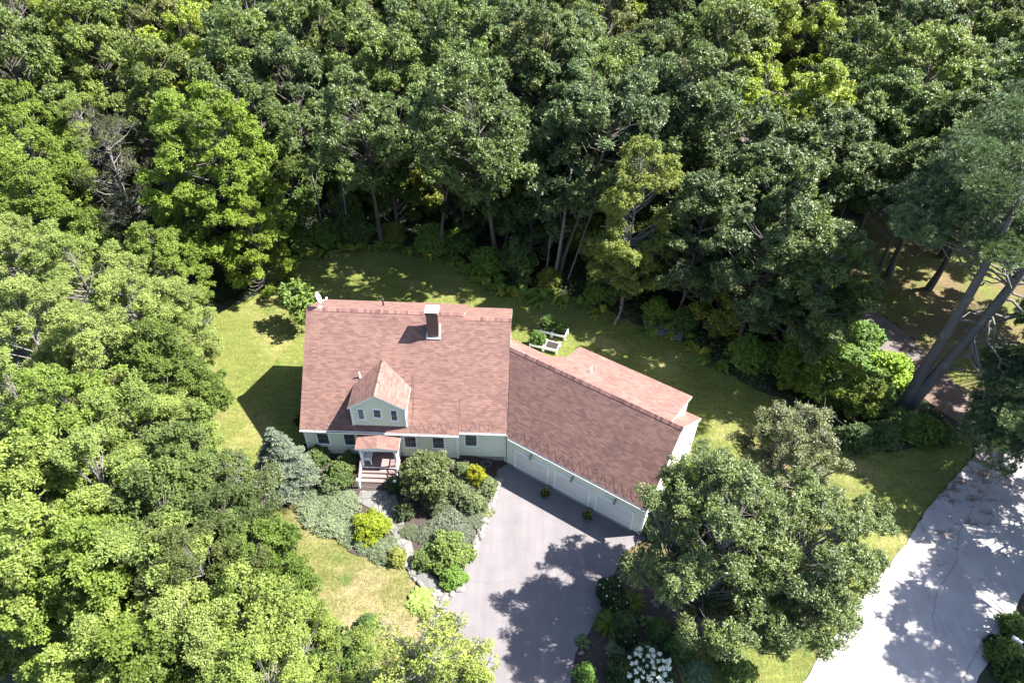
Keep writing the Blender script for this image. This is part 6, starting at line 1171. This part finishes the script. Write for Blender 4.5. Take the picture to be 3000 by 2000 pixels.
# shrubs
def make_shrub(key, name, seed, H, R, n, rc, tufts, per, Ln, W, shape='dome', lm='leaf', inner=.55, up=.5, sep=.2, twig=0, droop=.25, flat=.75):
    rng = np.random.default_rng(seed); cs, _ = centres(rng, n, H*.88, R*.85, H*.1, shape, inner, sep)
    t = MB()
    for c in cs: t.tube([np.array([c[0]*.1, c[1]*.1, -.05]), c*np.array([.6, .6, .5]), c], [.022, .014, .007], 4, cap=False)
    c = MB(); foliage(c, cs, rc, rng, tufts, per, Ln, W, .07, up, droop, flat); LIB[key] = (name, t.mesh('stem', BARK), c.mesh('foliage', MAT[lm]), ('stem', 'foliage'))
make_shrub('dogwood', 'large_shrub', 20, 3.0, 1.95, 110, .34, 24, 9, .11, .075, lm='gloss', sep=.3, shape='round')
make_shrub('barberry', 'golden_shrub', 21, 1.25, 1.1, 70, .2, 22, 9, .075, .06, sep=.2)
make_shrub('gold2', 'golden_shrub', 22, 1.9, .75, 45, .2, 20, 8, .09, .05, 'column', sep=.2)
make_shrub('rhodo', 'rhododendron', 23, 1.7, 1.5, 90, .26, 16, 9, .15, .065, lm='gloss', sep=.25)
make_shrub('cover', 'ground_cover_shrub', 24, .55, 1.3, 120, .19, 22, 8, .065, .04, lm='gloss', sep=.16)
make_shrub('bush', 'leafy_bush', 25, 1.5, 1.1, 55, .3, 18, 8, .14, .09, sep=.28)
make_shrub('wild', 'wild_shrub', 26, 2.4, 1.6, 70, .42, 20, 9, .2, .13, sep=.38)
make_shrub('round', 'round_shrub', 27, .95, .6, 34, .17, 18, 8, .09, .06, sep=.16)
make_shrub('tomato', 'vegetable_plant', 28, 1.25, .5, 34, .18, 14, 7, .1, .07, 'column', sep=.15)
# arching blades: daylilies, hostas, ferns
def make_blades(key, name, seed, n, Ln, W, lift, seg=4, var=.25, lm='leaf', petiole=0., spread=.12):
    rng = np.random.default_rng(seed); c = MB()
    for i in range(n):
        a = rng.uniform(0, 2*PI); L_ = Ln*rng.uniform(1-var, 1+var); el = lift*rng.uniform(.4, 1.15); d = np.array([math.cos(a), math.sin(a), 0]); b = np.array([-d[1], d[0], 0])
        q_ = rng.uniform(0, spread); p = d*q_*Ln+np.array([0, 0, .45*Ln*math.cos(min(1, q_/1.3)*PI/2) if spread > .5 else 0.]); pts = []
        for k in range(seg+1):
            t = k/seg; wid = W*math.sin(PI*min(1, max(petiole and (t-petiole)/(1-petiole) or t, 0))*.93+.12)*.5 if t > petiole else W*.06
            pts.append((p-b*wid+np.array([0, 0, .012]), p.copy(), p+b*wid+np.array([0, 0, .012])))
            e = el-t*1.6*el-t*t*.5; p = p+(d*math.cos(e)+np.array([0, 0, math.sin(e)]))*L_/seg
        v = np.array(pts).reshape(-1, 3); tt = rng.uniform(.2, .8)
        c.add(v, [f for k in range(seg) for f in ((3*k, 3*k+1, 3*k+4, 3*k+3), (3*k+1, 3*k+2, 3*k+5, 3*k+4))], 0, tt)
    LIB[key] = (name, None, c.mesh('foliage', MAT[lm]), ('stem', 'foliage'))
make_blades('lily', 'daylily', 30, 150, .85, .035, 1.15)
make_blades('hosta', 'hosta', 31, 150, .34, .19, .5, lm='gloss', petiole=.1, var=.3, spread=1.25)
make_blades('smallhosta', 'hosta', 32, 40, .36, .13, .9, lm='gloss', petiole=.3)
make_blades('fern', 'fern', 33, 16, .95, .26, 1.0)

# blue spruce and white pine
def conifer(key, name, seed, H, R, bk=BARK):
    rng = np.random.default_rng(seed); t = MB(); c = MB(); t.tube([(0, 0, -.2), (0, 0, H*.5), (0, 0, H)], [.16, .1, .02], 7)
    P, T, N, tt = [], [], [], []
    for z in np.arange(.15, H*.99, .17):
        rr = R*(1-z/H)**.85+.08; nb = max(5, int(rr*10))
        for i in range(nb):
            a = rng.uniform(0, 2*PI); d = np.array([math.cos(a), math.sin(a), 0]); L_ = rr*rng.uniform(.8, 1.12); dr_ = .12
            a0 = np.array([0, 0, z]); e = a0+d*L_+np.array([0, 0, L_*.18-.1]); t.tube([a0, a0+d*L_*.5, e], [.03, .015, .006], 3, cap=False); tn = rng.uniform(.2, .8)
            side = np.array([-d[1], d[0], 0])
            for s_ in np.arange(.25, 1.02, .11/max(.6, L_)):
                q = a0+(e-a0)*s_
                for sd in (-1, 1):
                    tl_ = (1.05-s_)*L_*.45+.1; dv = unit(d*.75+side*sd*.7+np.array([0, 0, .05])); k = max(2, int(tl_/.09))
                    for j in range(k):
                        o_ = q+dv*tl_*j/k
                        for _ in range(3): P.append(o_+rng.normal(size=3)*.02); T.append(unit(dv+sph(rng, 1)[0]*.75)); N.append(sph(rng, 1, .6)[0]); tt.append(tn+rng.normal()*.15+.15*(s_ > .8))
    leaves(c, np.array(P), np.array(T), np.array(N), .13, .045, np.array(tt), rng, droop=.05)
    LIB[key] = (name, t.mesh('trunk', bk), c.mesh('crown', NEEDLE))
conifer('spruce', 'blue_spruce', 40, 5.6, 2.2)

# the leaning double white pine by the side driveway
def pine():
    bx, by = D['pinebase']; bz = h(bx, by); e = empty('white_pine', (bx, by, bz), 0, 'tall double trunked pine with lichen spotted bark leaning over the side driveway', 'tree')
    rng = np.random.default_rng(50); t1, t2, br, nd = MB(), MB(), MB(), MB()
    A = [(-.05, 0, -.4, .55), (0, .05, 1.2, .45), (.15, .2, 4, .38), (.25, .2, 8, .33), (.3, .2, 12, .28), (.2, .3, 16, .2), (.1, .4, 20, .08)]
    B = [(.25, -.15, -.4, .5), (.45, -.1, 1.2, .44), (1.0, -.1, 4, .4), (1.9, .0, 8, .35), (2.7, .2, 12, .3), (3.3, .5, 16, .22), (3.6, .8, 21, .08)]
    for m, P_ in ((t1, A), (t2, B)):
        a = np.array(P_); zz = np.linspace(-.4, a[-1, 2], 22); pts = np.stack([np.interp(zz, a[:, 2], a[:, 0]), np.interp(zz, a[:, 2], a[:, 1]), zz], 1)
        for _ in range(2): pts[1:-1] = (pts[:-2]+pts[1:-1]*2+pts[2:])/4
        rd = np.interp(zz, a[:, 2], a[:, 3]); m.tube(pts, rd, 14)
    def on(P_, z): a = np.array(P_); return np.array([np.interp(z, a[:, 2], a[:, 0]), np.interp(z, a[:, 2], a[:, 1]), z])
    P, T, N, tt = [], [], [], []
    def limb(a, c, r, wig=.12, n=7, twigs=6):
        a, c = np.array(a, float), np.array(c, float); L_ = np.linalg.norm(c-a); s_ = np.linspace(0, 1, n)[:, None]; p = a+(c-a)*s_
        p[1:-1] += rng.normal(size=(n-2, 3))*wig*L_/10; p[:, 2] += -.07*L_*np.sin(PI*s_[:, 0]); br.tube(p, r*(1-.75*s_[:, 0]), 6)
        for _ in range(twigs):
            k = rng.uniform(.3, .95)*(n-1); i = int(k); q = p[i]+(p[min(n-1, i+1)]-p[i])*(k-i); d = unit((c-a)/L_*.6+sph(rng, 1)[0]*.9)*rng.uniform(.5, 1.6)
            m_ = q+d*.5+rng.normal(size=3)*.1; br.tube([q, m_, q+d], [r*.28, r*.18, .012], 4); br.tube([m_, m_+unit(d+sph(rng, 1)[0])*.5], [.016, .007], 3)
    for z0, tr_, dx, dy, dz_, r in ((3.4, 1, 4.6, -.9, -.5, .13), (4.6, 1, 5.4, .6, -.4, .11), (6.0, 1, 6.2, -1.0, -1.2, .12), (7.2, 1, 7., 1.2, -.6, .12), (8.6, 1, 6.6, -.6, -2.2, .12),
            (9.8, 1, 7., .8, .5, .11), (11.0, 1, 6., -1.6, -.6, .1), (9.3, 0, 1.8, .5, .2, .06), (12.2, 1, 5.5, .8, .8, .1), (5.2, 1, 1.2, .3, .5, .04), (12.0, 0, 2.6, .8, .3, .07)):
        a = on((A, B)[tr_], z0); limb(a, a+(dx, dy, dz_), r, wig=.5, twigs=5)
    cl = np.array(D['pinec'])-np.array([bx, by, bz])
    for c in cl:
        tr_ = B if rng.uniform() < .6 else A; z0 = min(19, max(3, c[2]-rng.uniform(0, 2))); a = on(tr_, z0)
        if c[2] > 9 and rng.uniform() < .6: limb(a, c, .06+.004*np.linalg.norm(c-a), twigs=2)
        elif rng.uniform() < .16: limb(on(B, min(12, c[2]+3.5)), c, .08, wig=.5, twigs=2)
        tn = rng.uniform(.25, .75)
        n = 110; d = sph(rng, n, .25); q = c+d*np.array([1.5, 1.5, .42])*rng.uniform(.25, 1, n)[:, None]**.6
        for j in range(n):
            tj = tn+rng.normal()*.2
            k = 22; dd = unit(d[j]*.8+sph(rng, k, .35)); P.append(q[j]+dd*.02); T.append(dd); N.append(sph(rng, k)); tt.append(np.full(k, tj)+rng.normal(size=k)*.1)
    leaves(nd, np.vstack(P), np.vstack(T), np.vstack(N), .27, .05, np.concatenate(tt), rng, droop=.1, fold=.05)
    t1.build('trunk', PINEBARK, e, smooth=True); t2.build('trunk', PINEBARK, e, smooth=True); br.build('branch', PALEBARK, e, smooth=True); o = nd.build('crown', NEEDLE, e); o.color = (.085, .13, .062, 1)
pine()

# every tree and shrub: kind, x, y, scale, turn, colour, label, category, group, height scale
for (k, x, y, s, rz, col, lab, cat, grp, sz) in D['plants']:
    plant(k, x, y, s, rz, col, lab, cat, grp or None, sz)
for (k, x, y, z, s, rz, col, lab, cat, grp) in D['plantsz']:
    plant(k, x, y, s, rz, col, lab, cat, grp or None, None, z)

# dead snags and leaning pale trunks at the wood's edge
for i, (x, y, hh, r, lx, ly, lab) in enumerate(D['snags']):
    rng = np.random.default_rng(70+i); m = MB(); zz = np.linspace(-.2, hh, 9); wob = rng.normal(size=(9, 2)).cumsum(0)*.06; wob -= wob[0]
    pts = np.stack([x+lx*zz/hh+wob[:, 0], y+ly*zz/hh+wob[:, 1], zz+h(x, y)], 1); m.tube(pts, r*(1-.6*zz.clip(0)/hh), 7)
    o = m.build('bare_trunk', PALEBARK, smooth=True); e = empty('dead_tree', (x, y, h(x, y)), 0, lab, 'tree', 'bare pale trunks at the edge of the wood'); o.name = 'trunk'
    o.parent = e; o.matrix_parent_inverse = e.matrix_basis.inverted() if False else Matrix.Translation((-x, -y, -h(x, y)))
    b = MB()
    for _ in range(9 if hh > 3 else 1):
        k = rng.integers(3, 9); d = sph(rng, 1, .4)[0]*rng.uniform(.5, 1.7)*min(1, hh/6); q = pts[k]; mm = q+d*.5+rng.normal(size=3)*.12; b.tube([q, mm, q+d], [r*.3, r*.2, .012], 4); b.tube([mm, mm+unit(d+sph(rng, 1)[0])*.6], [r*.14, .01], 3)
    ob = b.build('branch', PALEBARK, e); ob.matrix_parent_inverse = Matrix.Translation((-x, -y, -h(x, y)))

# hydrangea with white flower heads
def blooms(parent, n, R, H, r, mat, seed, name='flower', z0=.55):
    rng = np.random.default_rng(seed)
    for i in range(n):
        a = i*2.399+rng.uniform(-.2, .2); q = math.sqrt((i+.5)/n)*R*rng.uniform(.9, 1.08); z = H*(z0+(1-z0)*math.sqrt(max(0, 1-(q/R)**2)))+rng.uniform(-.03, .05)
        m = MB(); k = r*rng.uniform(.75, 1.25); c = np.array([q*math.cos(a), q*math.sin(a), z]); nn = 46; d = sph(rng, nn, .25)
        leaves(m, c+d*k*.75, sph(rng, nn), d, k*.75, k*.62, rng.uniform(.3, .7, nn), rng, fold=.05, droop=.1)
        m.tube([c-(0, 0, k*1.6), c-(0, 0, k*.2)], .012, 4)
        m.lathe(c-(0, 0, k*.75), [(k*.3, 0), (k*.75, k*.35), (k*.8, k*.8), (k*.55, k*1.2), (k*.15, k*1.4)], 9); m.build(name, mat, parent)
PETAL = plain('white_petal', (.62, .64, .52), .7, .1, 20); YPETAL = plain('yellow_petal', (.45, .33, .03), .6, .2, 30); OPETAL = plain('orange_petal', (.40, .16, .01), .6, .2, 30)
x, y = D['hydrangea']; e = plant('wild', x, y, .92, .4, (.03, .06, .018), 'hydrangea covered in round white flower heads beside the driveway end', 'flowering shrub', None, .6); blooms(e, 46, 1.5, 2.3, .155, PETAL, 3)
# flower pots by the garage
for (x, y, lab, lab2) in ((17.15, -2.42, 'round clay pot between the left and middle garage doors', 'yellow flowering plant in the pot between the left and middle garage doors'), (19.95, -4.1, 'round clay pot between the middle and right garage doors', 'yellow flowering plant in the pot between the middle and right garage doors')):
    z = h(x, y)+.06; m = MB(); m.lathe((0, 0, 0), [(.12, 0), (.15, .02), (.22, .24), (.245, .25), (.245, .29), (.21, .29), (.2, .25)], 18); e = empty('flower_pot', (x, y, z), 0, lab, 'pot', 'clay pots in front of the garage'); m.build('pot', TERRA, e)
    s_ = MB(); s_.lathe((0, 0, .22), [(.2, 0), (.2, .02), (.01, .03)], 14); s_.build('soil', SOIL, e)
    f = plant('round', x, y, .52, x, (.02, .05, .015), lab2, 'plant', 'flowering plants in the clay pots', .6, z+.24); blooms(f, 14, .62, 1.0, .06, YPETAL, int(x*7))
# yellow-orange flowers along the left gable wall
for i, (x, y) in enumerate(D['rudbeckia']):
    f = plant('round', x, y, 1.0, i*1.7, (.02, .045, .012), D['rudlab'][i], 'flowering plant', 'orange flowering plants along the gable wall'); blooms(f, 16, .55, .95, .055, OPETAL, 90+i)
# white flowering clumps in the right bed
for i, (x, y, s) in enumerate(D['whites']):
    f = plant('bush', x, y, s, i*2.1, (.022, .045, .018), D['whlab'][i], 'flowering plant', 'small white flowered plants in the beds'); blooms(f, 12, .9, 1.3, .07, PETAL, 120+i)

# uncountable undergrowth: low leaves over the forest floor, ivy and grass at the edges
def scatter(name, label, poly, n, fn, mat, col, seed):
    rng = np.random.default_rng(seed); P = np.array(poly); x0, y0 = P.min(0); x1, y1 = P.max(0); q = rng.uniform((x0, y0), (x1, y1), (n, 2)); ins = np.zeros(n, bool)
    for i in range(len(P)):
        a, b = P[i], P[(i+1) % len(P)]; c = ((a[1] > q[:, 1]) != (b[1] > q[:, 1])) & (q[:, 0] < (b[0]-a[0])*(q[:, 1]-a[1])/(b[1]-a[1]+1e-12)+a[0]); ins ^= c
    q = q[ins]; z = np.array([h(*k) for k in q]); m = MB(); fn(m, np.column_stack([q, z]), rng); o = m.build(name, mat); o.color = (*col, 1); return tag(o, label, kind='stuff')
def under(m, P, rng):
    n = len(P); hh = rng.gamma(2, .12, n); P = P+np.column_stack([np.zeros((n, 2)), hh+.03]); hue = .5+.25*np.sin(P[:, 0]*1.3+np.sin(P[:, 1]*.9)*2)
    leaves(m, P, sph(rng, n, .1), sph(rng, n, 1.3), .26, .16, hue+rng.normal(0, .15, n), rng)
scatter('undergrowth', 'low leafy undergrowth covering the forest floor', D['woodfloor'], 110000, under, LEAF, (.028, .05, .014), 61)
def grassy(m, P, rng):
    n = len(P); T = sph(rng, n)*.5+np.array([0, 0, 1]); leaves(m, P, T, sph(rng, n), .085, .02, rng.uniform(.1, .9, n), rng, fold=.02, droop=.3)
for i, (k, nn, col, lab) in enumerate((('lawn', 130000, (.075, .095, .018), 'short mown grass of the back and side lawn'), ('frontlawn', 60000, (.11, .11, .03), 'dry mown grass of the front lawn'), ('verge', 50000, (.10, .105, .022), 'rough grass of the roadside verge'))):
    scatter('grass', lab, D[k], nn, grassy, LEAF, col, 80+i)
def litter(m, P, rng):
    n = len(P); P = P+np.array([0, 0, .06]); leaves(m, P, sph(rng, n)*[1, 1, .15], sph(rng, n, 2.5), .1, .07, rng.uniform(0, 1, n), rng)
for i, (k, nn) in enumerate((('lawn', 1500), ('frontlawn', 260), ('verge', 900), ('bedR', 900), ('bedL', 500), ('ndrive', 1500), ('drive', 130))):
    scatter('fallen_leaves', 'scattered small fallen leaves', D[k], nn, litter, LEAF, (.2, .13, .05), 95+i)
